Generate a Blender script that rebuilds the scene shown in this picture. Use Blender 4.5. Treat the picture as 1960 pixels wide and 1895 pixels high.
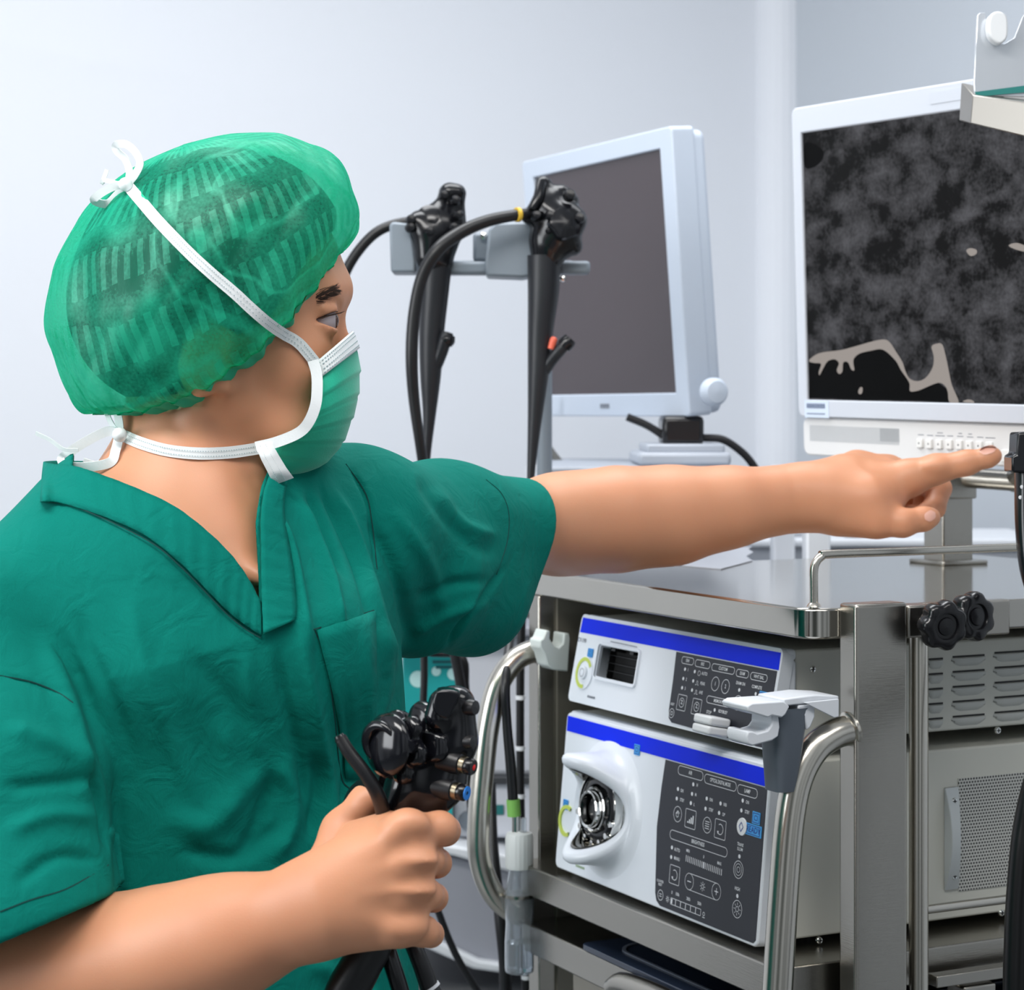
import bpy, bmesh, math, random
import numpy as np
from mathutils import Vector, Matrix
from mathutils.bvhtree import BVHTree
for o in list(bpy.data.objects): bpy.data.objects.remove(o)
SC = bpy.context.scene; COL = SC.collection
random.seed(7); RNG = np.random.default_rng(5)
PI = math.pi

# ------------------------------------------------------------ camera, exposure, world, lights
CH, FP, HX, HY = 1.42, 4100.0, 980.0, 790.0      # camera height, focal length in pixels, principal point
cd = bpy.data.cameras.new('camera'); cam = bpy.data.objects.new('camera', cd); COL.objects.link(cam)
cam.location = (0, 0, CH); cam.rotation_euler = (PI/2, 0, 0)
cd.sensor_width = 36; cd.lens = FP/1960*36; cd.shift_y = -(947.5-HY)/1960
cd.clip_start = 0.05; cd.clip_end = 50
cd.dof.use_dof = True; cd.dof.focus_distance = 1.62; cd.dof.aperture_fstop = 13.0
SC.camera = cam
vs = SC.view_settings; vs.view_transform = 'Standard'; vs.look = 'None'; vs.gamma = 1; vs.use_curve_mapping = False
vs.exposure = 0.36
W = bpy.data.worlds.new('world'); SC.world = W; W.use_nodes = True
W.node_tree.nodes['Background'].inputs[0].default_value = (0.86, 0.92, 1.0, 1)
W.node_tree.nodes['Background'].inputs[1].default_value = 0.29
_nt = W.node_tree; _tc = _nt.nodes.new('ShaderNodeTexCoord'); _mp = _nt.nodes.new('ShaderNodeMapping'); _mp.inputs['Scale'].default_value = (1, 1, .35)
_nz = _nt.nodes.new('ShaderNodeTexNoise'); _nz.inputs['Scale'].default_value = 2.2; _nz.inputs['Detail'].default_value = 1
_cr = _nt.nodes.new('ShaderNodeValToRGB'); _cr.color_ramp.elements[0].position = .36; _cr.color_ramp.elements[0].color = (.16, .19, .19, 1)
_cr.color_ramp.elements[1].position = .62; _cr.color_ramp.elements[1].color = (1.5, 1.62, 1.75, 1)      # the uneven rest of the room behind the camera
_nt.links.new(_tc.outputs['Generated'], _mp.inputs[0]); _nt.links.new(_mp.outputs[0], _nz.inputs['Vector']); _nt.links.new(_nz.outputs['Fac'], _cr.inputs[0]); _nt.links.new(_cr.outputs[0], _nt.nodes['Background'].inputs[0])
def area_light(name, loc, size, power, color, target=None):
    l = bpy.data.lights.new(name, 'AREA'); l.shape = 'RECTANGLE'; l.size, l.size_y = size
    l.energy = power; l.color = color
    o = bpy.data.objects.new(name, l); COL.objects.link(o); o.location = loc
    d = Vector(target or (loc[0], loc[1], 0)) - Vector(loc)
    o.rotation_euler = d.to_track_quat('-Z', 'Y').to_euler()
    return o
# ceiling fluorescent panels of the procedure room, and the daylight of a window behind the camera on the left
area_light('ceiling_panel_light', (-0.55, 0.75, 2.66), (1.2, 0.6), 29, (1.0, 0.98, 0.95), (-0.2, 1.6, 1.2))
area_light('ceiling_panel_light', (0.75, 0.7, 2.66), (1.2, 0.6), 9, (1.0, 0.98, 0.96))
area_light('ceiling_panel_light', (-0.25, 2.4, 2.66), (1.2, 0.6), 16.5, (0.96, 0.98, 1.0))
area_light('ceiling_panel_light', (0.5, 2.6, 2.66), (1.2, 0.6), 6, (0.95, 0.97, 1.0))
area_light('window_light', (-2.3, 0.7, 1.8), (1.2, 1.3), 29, (0.94, 0.97, 1.0), (0.1, 1.9, 1.2))

# ------------------------------------------------------------ maths
def A(*v): return np.array(v, float)
def P(px, py, Z): return np.array([(px-HX)/FP*Z, Z, CH-(py-HY)/FP*Z])
def topx(p):
    p = np.asarray(p); return HX+FP*p[..., 0]/p[..., 1], HY+FP*(CH-p[..., 2])/p[..., 1]
def unit(v): v = np.asarray(v, float); return v/np.linalg.norm(v)
UU = A(-.449, .893, 0); VV = A(.893, .449, 0)      # steel cart: along its front (left, away) and along its side (right, away)
C0 = A(.2437, 1.7587, CH)
def Q(a, b, h): return C0 + UU*a + VV*b - A(0, 0, 1)*h
def ray_plane(px, py, p0, n):
    o = A(0, 0, CH); d = P(px, py, 1.0)-o; t = np.dot(np.asarray(p0)-o, n)/np.dot(d, n); return o+d*t
def spline(pts, n=8):
    pts = [np.asarray(p, float) for p in pts]
    if len(pts) < 3: return pts
    e = [2*pts[0]-pts[1]]+pts+[2*pts[-1]-pts[-2]]; out = []
    for i in range(1, len(e)-2):
        for k in range(n):
            t = k/n; p0, p1, p2, p3 = e[i-1:i+3]
            out.append(.5*((2*p1)+(-p0+p2)*t+(2*p0-5*p1+4*p2-p3)*t*t+(-p0+3*p1-3*p2+p3)*t**3))
    out.append(pts[-1]); return out

# ------------------------------------------------------------ materials
def srgb(r, g, b):
    f = lambda c: (c/255)/12.92 if c/255 <= .04045 else (((c/255)+.055)/1.055)**2.4
    return (f(r), f(g), f(b), 1)
MATS = {}
def mat(name, col=None, rough=.5, metal=0, bump=0, bscale=200, stretch=None, var=0, vscale=20, **kw):
    if name in MATS: return MATS[name]
    m = bpy.data.materials.new(name); m.use_nodes = True; nt = m.node_tree; b = nt.nodes['Principled BSDF']
    b.inputs['Base Color'].default_value = srgb(*col); b.inputs['Roughness'].default_value = rough
    b.inputs['Metallic'].default_value = metal
    for k, v in kw.items(): b.inputs[k.replace('_', ' ')].default_value = v
    tc = None
    def noise(scale, st=None, detail=4):
        nonlocal tc
        if tc is None: tc = nt.nodes.new('ShaderNodeTexCoord')
        mp = nt.nodes.new('ShaderNodeMapping'); nt.links.new(tc.outputs['Object'], mp.inputs['Vector'])
        if st: mp.inputs['Scale'].default_value = st
        n = nt.nodes.new('ShaderNodeTexNoise'); n.inputs['Scale'].default_value = scale; n.inputs['Detail'].default_value = detail
        nt.links.new(mp.outputs[0], n.inputs['Vector']); return n
    if bump:
        n = noise(bscale, stretch); bp = nt.nodes.new('ShaderNodeBump'); bp.inputs['Strength'].default_value = bump
        bp.inputs['Distance'].default_value = .001
        nt.links.new(n.outputs['Fac'], bp.inputs['Height']); nt.links.new(bp.outputs[0], b.inputs['Normal'])
    if var:
        n = noise(vscale); mx = nt.nodes.new('ShaderNodeMix'); mx.data_type = 'RGBA'
        c = srgb(*col); k = 1-var
        mx.inputs['A'].default_value = c; mx.inputs['B'].default_value = (c[0]*k, c[1]*k, c[2]*k, 1)
        nt.links.new(n.outputs['Fac'], mx.inputs['Factor']); nt.links.new(mx.outputs['Result'], b.inputs['Base Color'])
    MATS[name] = m; return m
STEEL = mat('brushed_steel', (172, 168, 160), .25, 1, bump=.12, bscale=60, stretch=(1, 1, 30), var=.12, vscale=9)
STEELT = mat('polished_steel_top', (190, 186, 178), .13, 1, var=.1, vscale=6)
TUBE = mat('satin_steel_tube', (205, 200, 190), .24, 1, bump=.05, bscale=90)
CHROME = mat('chrome', (225, 225, 222), .08, 1)
WHITEP = mat('white_plastic', (232, 234, 236), .35)
IVORY = mat('pale_grey_enamel', (203, 203, 194), .42)
FACEP = mat('white_front_plastic', (226, 231, 238), .28)
BLUE = mat('blue_stripe', (0, 42, 232), .4, Specular_IOR_Level=.1)
PANEL = mat('charcoal_panel', (44, 46, 54), .4, Specular_IOR_Level=.3)
INK = mat('white_print', (232, 234, 238), .5)
INKG = mat('grey_print', (120, 125, 135), .5)
CYAN = mat('cyan_label', (60, 165, 235), .45)
NAVY = mat('navy_print', (25, 60, 150), .5)
BLACKP = mat('black_plastic', (16, 16, 19), .22)
BLACKR = mat('black_rubber', (20, 20, 23), .38)
BLACKD = mat('black_recess', (12, 12, 13), .6)
GREYP = mat('grey_plastic', (120, 128, 138), .4)
DGREY = mat('slate_grey_plastic', (96, 104, 114), .42)
TRANS = mat('clear_plastic', (225, 230, 235), .08, Transmission_Weight=.85, IOR=1.35)
LIME = mat('lime_ring', (190, 205, 90), .45)
GREEN = mat('green_band', (135, 196, 95), .5)
TEALC = mat('teal_carton', (20, 160, 160), .5)

# ------------------------------------------------------------ objects
def tag(o, label=None, cat=None, group=None, kind=None):
    if label: o['label'] = label
    if cat: o['category'] = cat
    if group: o['group'] = group
    if kind: o['kind'] = kind
    return o
ORG = {}
def thing(name, label, cat, loc=(0, 0, 0), group=None):
    o = bpy.data.objects.new(name, None); o.empty_display_size = .05; COL.objects.link(o); o.location = Vector(loc)
    ORG[o] = np.array(loc, float); return tag(o, label, cat, group)
def link(name, me, material, parent=None, bevel=0, seg=2, label=None, smooth=40):
    o = bpy.data.objects.new(name, me); COL.objects.link(o); me.name = name
    if material is not None: me.materials.append(material)
    if parent is not None:
        o.parent = parent; ORG[o] = ORG[parent]
        me.transform(Matrix.Translation(Vector(-ORG[parent])))
    else: ORG[o] = np.zeros(3)
    if smooth:
        me.shade_smooth()
        if smooth < 180: me.set_sharp_from_angle(angle=math.radians(smooth))
    if bevel:
        m = o.modifiers.new('bevel', 'BEVEL'); m.width = bevel; m.segments = seg; m.limit_method = 'ANGLE'; m.angle_limit = math.radians(35)
        m.harden_normals = False
    if label: o['label'] = label
    return o
class MB:
    def __init__(s): s.v = []; s.f = []; s.uv = None
    def add(s, v, f):
        n = len(s.v); s.v += [tuple(map(float, p)) for p in v]; s.f += [tuple(i+n for i in q) for q in f]; return s
    def hexa(s, c8):
        return s.add(c8, [(0, 3, 2, 1), (4, 5, 6, 7), (0, 1, 5, 4), (1, 2, 6, 5), (2, 3, 7, 6), (3, 0, 4, 7)])
    def box(s, o, ex, ey, ez):
        o, ex, ey, ez = map(np.asarray, (o, ex, ey, ez))
        return s.hexa([o, o+ex, o+ex+ey, o+ey, o+ez, o+ex+ez, o+ex+ey+ez, o+ey+ez])
    def cbox(s, a0, a1, b0, b1, h0, h1):          # cart frame
        return s.hexa([Q(a0, b0, h1), Q(a0, b1, h1), Q(a1, b1, h1), Q(a1, b0, h1), Q(a0, b0, h0), Q(a0, b1, h0), Q(a1, b1, h0), Q(a1, b0, h0)])
    def wbox(s, x0, x1, y0, y1, z0, z1): return s.box((x0, y0, z0), (x1-x0, 0, 0), (0, y1-y0, 0), (0, 0, z1-z0))
    def prism(s, poly, d):                        # planar 3D polygon extruded by vector d
        poly = [np.asarray(p, float) for p in poly]; n = len(poly); d = np.asarray(d)
        f = [tuple(range(n))[::-1], tuple(range(n, 2*n))]+[(i, (i+1) % n, (i+1) % n+n, i+n) for i in range(n)]
        return s.add(poly+[p+d for p in poly], f)
    def tube(s, pts, r, seg=16, caps=True, flat=None):
        pts = [np.asarray(p, float) for p in pts]; n = len(pts)
        rs = r if hasattr(r, '__len__') else [r]*n
        T = [unit(pts[min(i+1, n-1)]-pts[max(i-1, 0)]) for i in range(n)]
        u = np.cross(T[0], (0, 0, 1)); u = unit(u) if np.linalg.norm(u) > .1 else unit(np.cross(T[0], (0, 1, 0)))
        V = []; F = []
        for i in range(n):
            u = unit(u-T[i]*np.dot(u, T[i])); w = np.cross(T[i], u)
            for k in range(seg):
                a = 2*PI*k/seg; V.append(pts[i]+(u*math.cos(a)+w*math.sin(a))*rs[i])
        for i in range(n-1):
            for k in range(seg):
                k2 = (k+1) % seg; F.append((i*seg+k, i*seg+k2, (i+1)*seg+k2, (i+1)*seg+k))
        if caps: F += [tuple(range(seg))[::-1], tuple(range((n-1)*seg, n*seg))]
        return s.add(V, F)
    def lathe(s, prof, o, ax, seg=32, mod=None, ref=None):   # prof: (radius, height) ; mod(theta, r, i) -> r
        o = np.asarray(o, float); ax = unit(ax); u = np.cross(ax, ref if ref is not None else (0, 0, 1))
        u = unit(u) if np.linalg.norm(u) > .1 else unit(np.cross(ax, (0, 1, 0))); w = np.cross(ax, u)
        V = []; F = []; n = len(prof)
        for i, (r, h) in enumerate(prof):
            for k in range(seg):
                a = 2*PI*k/seg; rr = mod(a, r, i) if mod else r
                V.append(o+ax*h+(u*math.cos(a)+w*math.sin(a))*rr)
        for i in range(n-1):
            for k in range(seg):
                k2 = (k+1) % seg; F.append((i*seg+k, i*seg+k2, (i+1)*seg+k2, (i+1)*seg+k))
        if prof[0][0] > 1e-5: F.append(tuple(range(seg))[::-1])
        if prof[-1][0] > 1e-5: F.append(tuple(range((n-1)*seg, n*seg)))
        return s.add(V, F)
    def grid(s, rows, closed=False):
        n = len(rows[0]); V = [p for r in rows for p in r]; F = []
        for i in range(len(rows)-1):
            for k in range(n if closed else n-1):
                k2 = (k+1) % n; F.append((i*n+k, i*n+k2, (i+1)*n+k2, (i+1)*n+k))
        return s.add(V, F)
    def mesh(s):
        me = bpy.data.meshes.new('m'); me.from_pydata(s.v, [], s.f); me.validate()
        bm = bmesh.new(); bm.from_mesh(me); bmesh.ops.recalc_face_normals(bm, faces=bm.faces); bm.to_mesh(me); bm.free()
        return me
    def build(s, name, material, parent=None, **k): return link(name, s.mesh(), material, parent, **k)
def text_mesh(items, frame, mb=None):
    """items: (string, u, v, size, align[, squeeze]); frame(u, v) -> point on a surface (v downwards)"""
    mb = mb or MB(); dg = None
    for it in items:
        t, u0, v0, size = it[:4]; al = it[4] if len(it) > 4 else 'CENTER'; sq = it[5] if len(it) > 5 else 1
        cu = bpy.data.curves.new('t', 'FONT'); cu.body = t; cu.size = size; cu.align_x = al; cu.align_y = 'CENTER'; cu.offset = size*.012
        cu.resolution_u = 2
        o = bpy.data.objects.new('t', cu); COL.objects.link(o); bpy.context.view_layer.update()
        me = bpy.data.meshes.new_from_object(o.evaluated_get(bpy.context.evaluated_depsgraph_get()))
        V = [frame(u0+v.co.x*sq, v0-v.co.y) for v in me.vertices]; F = [tuple(p.vertices) for p in me.polygons]
        mb.add(V, F); bpy.data.objects.remove(o); bpy.data.curves.remove(cu); bpy.data.meshes.remove(me)
    return mb
def rrect(u0, u1, v0, v1, r, n=5):
    out = []
    for cu, cv, a0 in ((u1-r, v0+r, -90), (u1-r, v1-r, 0), (u0+r, v1-r, 90), (u0+r, v0+r, 180)):
        for k in range(n+1):
            a = math.radians(a0+90*k/n); out.append((cu+r*math.cos(a), cv+r*math.sin(a)))
    return out
def outline(mb, pts, w, frame):                   # closed printed line of width w
    n = len(pts); I = []; O = []
    for i in range(n):
        p = A(*pts[i]); t = unit(A(*pts[(i+1) % n])-A(*pts[i-1])); nn = A(t[1], -t[0])
        I.append(frame(*(p-nn*w/2))); O.append(frame(*(p+nn*w/2)))
    mb.add(I+O, [(i, (i+1) % n, (i+1) % n+n, i+n) for i in range(n)])
def fill(mb, pts, frame): mb.add([frame(*p) for p in pts], [tuple(range(len(pts)))])
def circ(u, v, r, n=14, ru=None): return [(u+(ru or r)*math.cos(2*PI*k/n), v+r*math.sin(2*PI*k/n)) for k in range(n)]
def pline(mb, pts, w, frame):
    for p, q in zip(pts[:-1], pts[1:]):
        p = A(*p); q = A(*q); t = unit(q-p); nn = A(t[1], -t[0])*w/2
        fill(mb, [p-nn, q-nn, q+nn, p+nn], frame)

# ------------------------------------------------------------ signed-distance modelling (for skin, cloth and moulded shapes)
def smin(a, b, k):
    if k <= 0: return np.minimum(a, b)
    h = np.maximum(k-np.abs(a-b), 0)/k; return np.minimum(a, b)-h*h*k*.25
class Cone:
    def __init__(s, a, b, ra, rb, n=None, m=1.0):
        s.a = np.asarray(a, float); s.b = np.asarray(b, float); s.ra, s.rb, s.m = ra, rb, m
        s.n = None if n is None else unit(n); s.c = (s.a+s.b)/2; s.R = np.linalg.norm(s.a-s.b)/2+max(ra, rb)
    def ev(s, p, c, R):
        if c is not None:
            lb = np.linalg.norm(c-s.c)-s.R-R
            if lb > .13: return np.full(len(p), lb)
        a, b, q = s.a, s.b, p-s.a
        ba = b-a
        if s.n is not None:
            g = 1/s.m-1; q = q+np.outer(q@s.n, s.n)*g; ba = ba+s.n*np.dot(ba, s.n)*g
        L = max(ba@ba, 1e-9); t = np.clip(q@ba/L, 0, 1)
        d = q-t[:, None]*ba; return np.sqrt((d*d).sum(1))-(s.ra+(s.rb-s.ra)*t)
class Ell:
    def __init__(s, c, r, M=None):
        s.c = np.asarray(c, float); s.r = np.asarray(r, float); s.M = M if M is not None else np.eye(3); s.R = max(r)
    def ev(s, p, c, R):
        if c is not None:
            lb = np.linalg.norm(c-s.c)-s.R-R
            if lb > .13: return np.full(len(p), lb)
        q = (p-s.c)@s.M.T; k0 = np.sqrt(((q/s.r)**2).sum(1)); k1 = np.sqrt(((q/s.r**2)**2).sum(1))+1e-9
        return k0*(k0-1)/k1
class U:
    def __init__(s, k, *n): s.k = k; s.n = n
    def ev(s, p, c, R):
        d = s.n[0].ev(p, c, R)
        for x in s.n[1:]: d = smin(d, x.ev(p, c, R), s.k)
        return d
class Cut:
    def __init__(s, a, b, k=0): s.a, s.b, s.k = a, b, k
    def ev(s, p, c, R): return -smin(-s.a.ev(p, c, R), s.b.ev(p, c, R), s.k)
class Inter:
    def __init__(s, a, b, k=0): s.a, s.b, s.k = a, b, k
    def ev(s, p, c, R): return -smin(-s.a.ev(p, c, R), -s.b.ev(p, c, R), s.k)
class Off:
    def __init__(s, a, d): s.a, s.d = a, d
    def ev(s, p, c, R): return s.a.ev(p, c, R)-s.d
class Pln:
    def __init__(s, o, n): s.o = np.asarray(o, float); s.n = unit(n)
    def ev(s, p, c, R): return (p-s.o)@s.n
class Fn:
    def __init__(s, f): s.f = f
    def ev(s, p, c, R): return s.f(p)
def poly2d(u, v, poly):                           # signed distance to polygon, negative inside
    d = np.full(u.shape, 1e9); ins = np.zeros(u.shape, bool); n = len(poly)
    for i in range(n):
        x0, y0 = poly[i]; x1, y1 = poly[(i+1) % n]; ex, ey = x1-x0, y1-y0
        t = np.clip(((u-x0)*ex+(v-y0)*ey)/(ex*ex+ey*ey+1e-12), 0, 1)
        d = np.minimum(d, (u-x0-t*ex)**2+(v-y0-t*ey)**2)
        if y0 != y1: ins ^= ((v < y0) != (v < y1)) & (u < (x1-x0)*(v-y0)/(y1-y0)+x0)
    d = np.sqrt(d); return np.where(ins, -d, d)
class PolyCut:                                    # generalised cone over an outline, between two depths
    def __init__(s, poly, y0, y1): s.poly, s.y0, s.y1 = poly, y0, y1
    def ev(s, p, c, R):
        Y = p[:, 1]; u = HX+FP*p[:, 0]/Y; v = HY+FP*(CH-p[:, 2])/Y
        return np.maximum(poly2d(u, v, s.poly)*Y/FP, np.maximum(s.y0-Y, Y-s.y1))
def chain(*pts, k=0, n=None, m=1.0):              # (px, py, Z, radius in px)
    c = [Cone(P(*a[:3]), P(*b[:3]), a[3]*a[2]/FP, b[3]*b[2]/FP, n, m) for a, b in zip(pts[:-1], pts[1:])]
    return c[0] if len(c) == 1 else U(k, *c)
def sdf_mesh(f, lo, hi, h, B=10, slack=2.0, newton=1):
    lo = np.asarray(lo, float); hi = np.asarray(hi, float); nb = np.ceil((hi-lo)/(h*B)).astype(int)
    I = np.stack(np.meshgrid(*[np.arange(k) for k in nb], indexing='ij'), -1).reshape(-1, 3)
    dc = np.concatenate([f.ev(q, None, 0) for q in np.array_split(lo+(I+.5)*h*B, max(1, len(I)//60000+1))])
    I = I[np.abs(dc) < h*B*.87*slack]
    NY, NZ = nb[1]*B+3, nb[2]*B+3
    key = lambda x, y, z: ((x+1).astype(np.int64)*NY+(y+1))*NZ+(z+1)
    g = np.stack(np.meshgrid(*[np.arange(B+1)]*3, indexing='ij'), -1).reshape(-1, 3)
    CK, CV, QS = [], [], []
    for s in range(0, len(I), 40):
        # spatial sorting by lexicographic order keeps batches narrow
        blk = I[s:s+40]; G = (blk[:, None, :]*B+g[None]).reshape(-1, 3); p = lo+G*h
        groups = np.empty(len(p))
        for j in range(0, len(blk), 8):
            a, b = j*len(g), min(len(blk), j+8)*len(g); q = p[a:b]; mn, mx = q.min(0), q.max(0)
            groups[a:b] = f.ev(q, (mn+mx)/2, np.linalg.norm(mx-mn)/2)
        V = groups.reshape(len(blk), B+1, B+1, B+1)
        S = V < 0
        cs = S[:, :-1, :-1, :-1].astype(int)
        for dx in (0, 1):
            for dy in (0, 1):
                for dz in (0, 1):
                    if dx+dy+dz: cs = cs+S[:, dx:B+dx, dy:B+dy, dz:B+dz]
        act = np.argwhere((cs > 0) & (cs < 8))
        if len(act) == 0: continue
        b_, x, y, z = act.T; acc = np.zeros((len(act), 3)); cnt = np.zeros(len(act))
        for (c0, c1) in [((i, j, k), (i+(a == 0), j+(a == 1), k+(a == 2))) for a in range(3) for i in (0, 1) for j in (0, 1) for k in (0, 1) if (i, j, k)[a] == 0]:
            v0 = V[b_, x+c0[0], y+c0[1], z+c0[2]]; v1 = V[b_, x+c1[0], y+c1[1], z+c1[2]]
            m = (v0 < 0) != (v1 < 0); t = np.where(m, v0/np.where(m, v0-v1, 1), 0)
            q = np.array(c0)+t[:, None]*(np.array(c1)-np.array(c0)); acc += q*m[:, None]; cnt += m
        base = blk[b_]*B+act[:, 1:]
        CK.append(key(*base.T)); CV.append(lo+(base+acc/cnt[:, None])*h)
        for ax in range(3):
            sl1 = [slice(0, B)]*3; sl1[ax] = slice(1, B+1)
            S0 = S[:, :B, :B, :B]; S1 = S[(slice(None),)+tuple(sl1)]
            e = np.argwhere(S0 != S1)
            if len(e) == 0: continue
            gi = blk[e[:, 0]]*B+e[:, 1:]; ins = S0[tuple(e.T)]
            o1, o2 = np.zeros(3, int), np.zeros(3, int); o1[(ax+1) % 3] = 1; o2[(ax+2) % 3] = 1
            q = np.stack([key(*(gi-o1-o2).T), key(*(gi-o2).T), key(*gi.T), key(*(gi-o1).T)], 1)
            q[~ins] = q[~ins][:, ::-1]; QS.append(q)
    K = np.concatenate(CK); Vv = np.concatenate(CV); o = np.argsort(K); K = K[o]; Vv = Vv[o]
    Qs = np.concatenate(QS); idx = np.searchsorted(K, Qs); idx[idx >= len(K)] = 0
    ok = (K[idx] == Qs).all(1); F = idx[ok]; print('quads dropped', int((~ok).sum()), 'of', len(ok), 'dupkeys', int((K[1:] == K[:-1]).sum()))
    for _ in range(newton):
        out = []
        for q in np.array_split(Vv, max(1, len(Vv)//4000)):
            mn, mx = q.min(0), q.max(0); c, R = (mn+mx)/2, np.linalg.norm(mx-mn)/2
            e = h*.4; d = f.ev(q, c, R); gr = np.stack([f.ev(q+A(*[e*(i == j) for j in range(3)]), c, R)-d for i in range(3)], 1)/e
            g2 = (gr*gr).sum(1)+1e-6; st = np.clip(d/g2, -h*.6, h*.6); out.append(q-gr*st[:, None])
        Vv = np.concatenate(out)
    return Vv, F
def np_mesh(V, F):
    me = bpy.data.meshes.new('m'); me.vertices.add(len(V)); me.vertices.foreach_set('co', np.asarray(V, np.float32).ravel())
    n = F.shape[1]; me.loops.add(F.size); me.loops.foreach_set('vertex_index', F.astype(np.int32).ravel())
    me.polygons.add(len(F)); me.polygons.foreach_set('loop_start', (np.arange(len(F))*n).astype(np.int32))
    me.update(calc_edges=True); me.validate(); return me
def normals(V, F):
    N = np.zeros_like(V); a = V[F[:, 2]]-V[F[:, 0]]; b = V[F[:, 3]]-V[F[:, 1]]; n = np.cross(a, b)
    for i in range(4): np.add.at(N, F[:, i], n)
    return N/(np.linalg.norm(N, axis=1, keepdims=True)+1e-12)
def bvh(*VF):
    vs_, fs_ = [], []; k = 0
    for V, F in VF:
        vs_ += [tuple(v) for v in np.asarray(V).tolist()]; fs_ += [tuple(i+k for i in f) for f in (F.tolist() if hasattr(F, 'tolist') else F)]; k = len(vs_)
    return BVHTree.FromPolygons(vs_, fs_)
def cast(px, py, T, off=0.0, dflt=None):
    o = Vector((0, 0, CH)); d = (Vector(P(px, py, 1.0))-o).normalized(); h = T.ray_cast(o, d)
    if h[0] is None: return None if dflt is None else P(px, py, dflt)
    n = h[1]
    if n.dot(d) > 0: n = -n
    return np.array(h[0])+np.array(n)*off
def drape_path(path, T, off, n=10, dflt=1.6, smooth=3):
    """path of (px, py) or (px, py, Z) laid on surface T as seen from the front; depth smoothed along the way"""
    pts = [tuple(p)+(0,)*(3-len(p)) for p in path]
    dense = spline([A(*p[:2]) for p in pts], n); man = spline([A(p[2], 1 if p[2] else 0) for p in pts], n)
    Zs = []
    for q, m in zip(dense, man):
        if m[1] > .98: Zs.append(m[0]); continue
        h = cast(q[0], q[1], T, off); Zs.append(h[1] if h is not None else (Zs[-1] if Zs else dflt))
    Zs = np.array(Zs)
    for _ in range(smooth):
        s = Zs.copy(); s[1:-1] = (Zs[:-2]+Zs[1:-1]+Zs[2:])/3; Zs = np.minimum(s, Zs+.0005)
    return [P(q[0], q[1], z) for q, z in zip(dense, Zs)]
def ribbon(mb, pts, w, thick=.0008, side=None):
    pts = [np.asarray(p) for p in pts]; n = len(pts); R = []; ws = w if hasattr(w, '__len__') else [w]*n
    for i in range(n):
        t = unit(pts[min(i+1, n-1)]-pts[max(i-1, 0)]); view = unit(pts[i]-A(0, 0, CH)) if side is None else unit(side)
        s = unit(np.cross(t, view)); nn = unit(np.cross(s, t))*thick/2
        R.append([pts[i]-s*ws[i]/2-nn, pts[i]+s*ws[i]/2-nn, pts[i]+s*ws[i]/2+nn, pts[i]-s*ws[i]/2+nn])
    mb.grid(R, closed=True); k = len(mb.v)-4*n
    mb.f += [(k, k+1, k+2, k+3)[::-1], (k+4*n-4, k+4*n-3, k+4*n-2, k+4*n-1)]
    return mb

# ============================================================ the room
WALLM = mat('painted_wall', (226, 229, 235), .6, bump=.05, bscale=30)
def struct(name, mb, m, **k): return tag(mb.build(name, m, smooth=0, **k), kind='structure')
CNR = P(1493, 790, 4.2); CNR[2] = 0
def wallbox(o, d, n, L, H=2.7, t=.1):   # wall from o along d, body on the side n
    return MB().box(o, np.asarray(d)*L, np.asarray(n)*t, (0, 0, H))
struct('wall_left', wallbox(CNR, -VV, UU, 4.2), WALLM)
struct('wall_right', wallbox(CNR+UU*.1, -UU, VV, 4.2), mat('painted_wall_shaded', (192, 198, 205), .6, bump=.05, bscale=30))  # shade of this wall put into its colour: darker copy of the wall paint
struct('floor', MB().wbox(-4, 3.2, -2.5, 5.6, -.05, 0), mat('floor_vinyl', (120, 124, 126), .4, var=.15, vscale=3))
struct('ceiling', MB().wbox(-4, 3.2, -.2, 5.6, 2.7, 2.75), mat('ceiling_paint', (235, 236, 238), .8))
m = MB(); pr = [(0, 0)]+[(.055*math.cos(a*PI/12), .055*math.sin(a*PI/12)) for a in range(0, 7)]
m.prism([CNR-VV*(.055-x)*1-UU*(.055-y) if False else CNR-VV*x-UU*y for x, y in pr], (0, 0, 2.7)); struct('trim_1', m, WALLM)
m = MB(); m.box(CNR-VV*4.2-UU*.012, VV*4.14, UU*.012, (0, 0, .09)); struct('baseboard_left', m, GREYP)
m = MB(); m.box(CNR-UU*3-VV*.012, UU*2.94, VV*.012, (0, 0, .09)); struct('baseboard_right', m, GREYP)

# ============================================================ steel equipment cart
cart = thing('equipment_cart', 'brushed stainless steel equipment cart carrying the two white units with blue stripes', 'cart', Q(.25, .27, CH))
# tabletop with rounded front corners and a folded edge
def planform(a0, a1, b0, b1, r, n=7):
    return [(x, y) for x, y in rrect(a0, a1, b0, b1, r, n)]
m = MB(); m.prism([Q(a, b, .187) for a, b in planform(0, .512, 0, .56, .022)], (0, 0, .0255)); top = m.build('tabletop', STEELT, cart, bevel=.002, smooth=30)
m = MB()
m.cbox(-.0243, 0, .0296, .0821, .157, CH-.08); m.build('post', STEEL, cart, bevel=.003, seg=3)
MB().cbox(-.0243, -.001, .0824, .110, .160, .187).build('post_cap', STEEL, cart, bevel=.002)
m = MB(); m.tube([Q(-.012, .1024, h) for h in (.187, .6, CH-.08)], .0082, 20); m.build('upright_tube', TUBE, cart)
MB().cbox(.482, .505, .0, .03, .187, CH-.08).build('post', STEEL, cart, bevel=.002)
MB().cbox(.482, .505, .52, .55, .187, CH-.08).build('post', STEEL, cart, bevel=.002)
MB().cbox(-.0243, 0, .50, .55, .187, CH-.08).build('post', STEEL, cart, bevel=.002)
BEIGES = mat('dull_steel_panel', (150, 145, 134), .45, .7)
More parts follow.
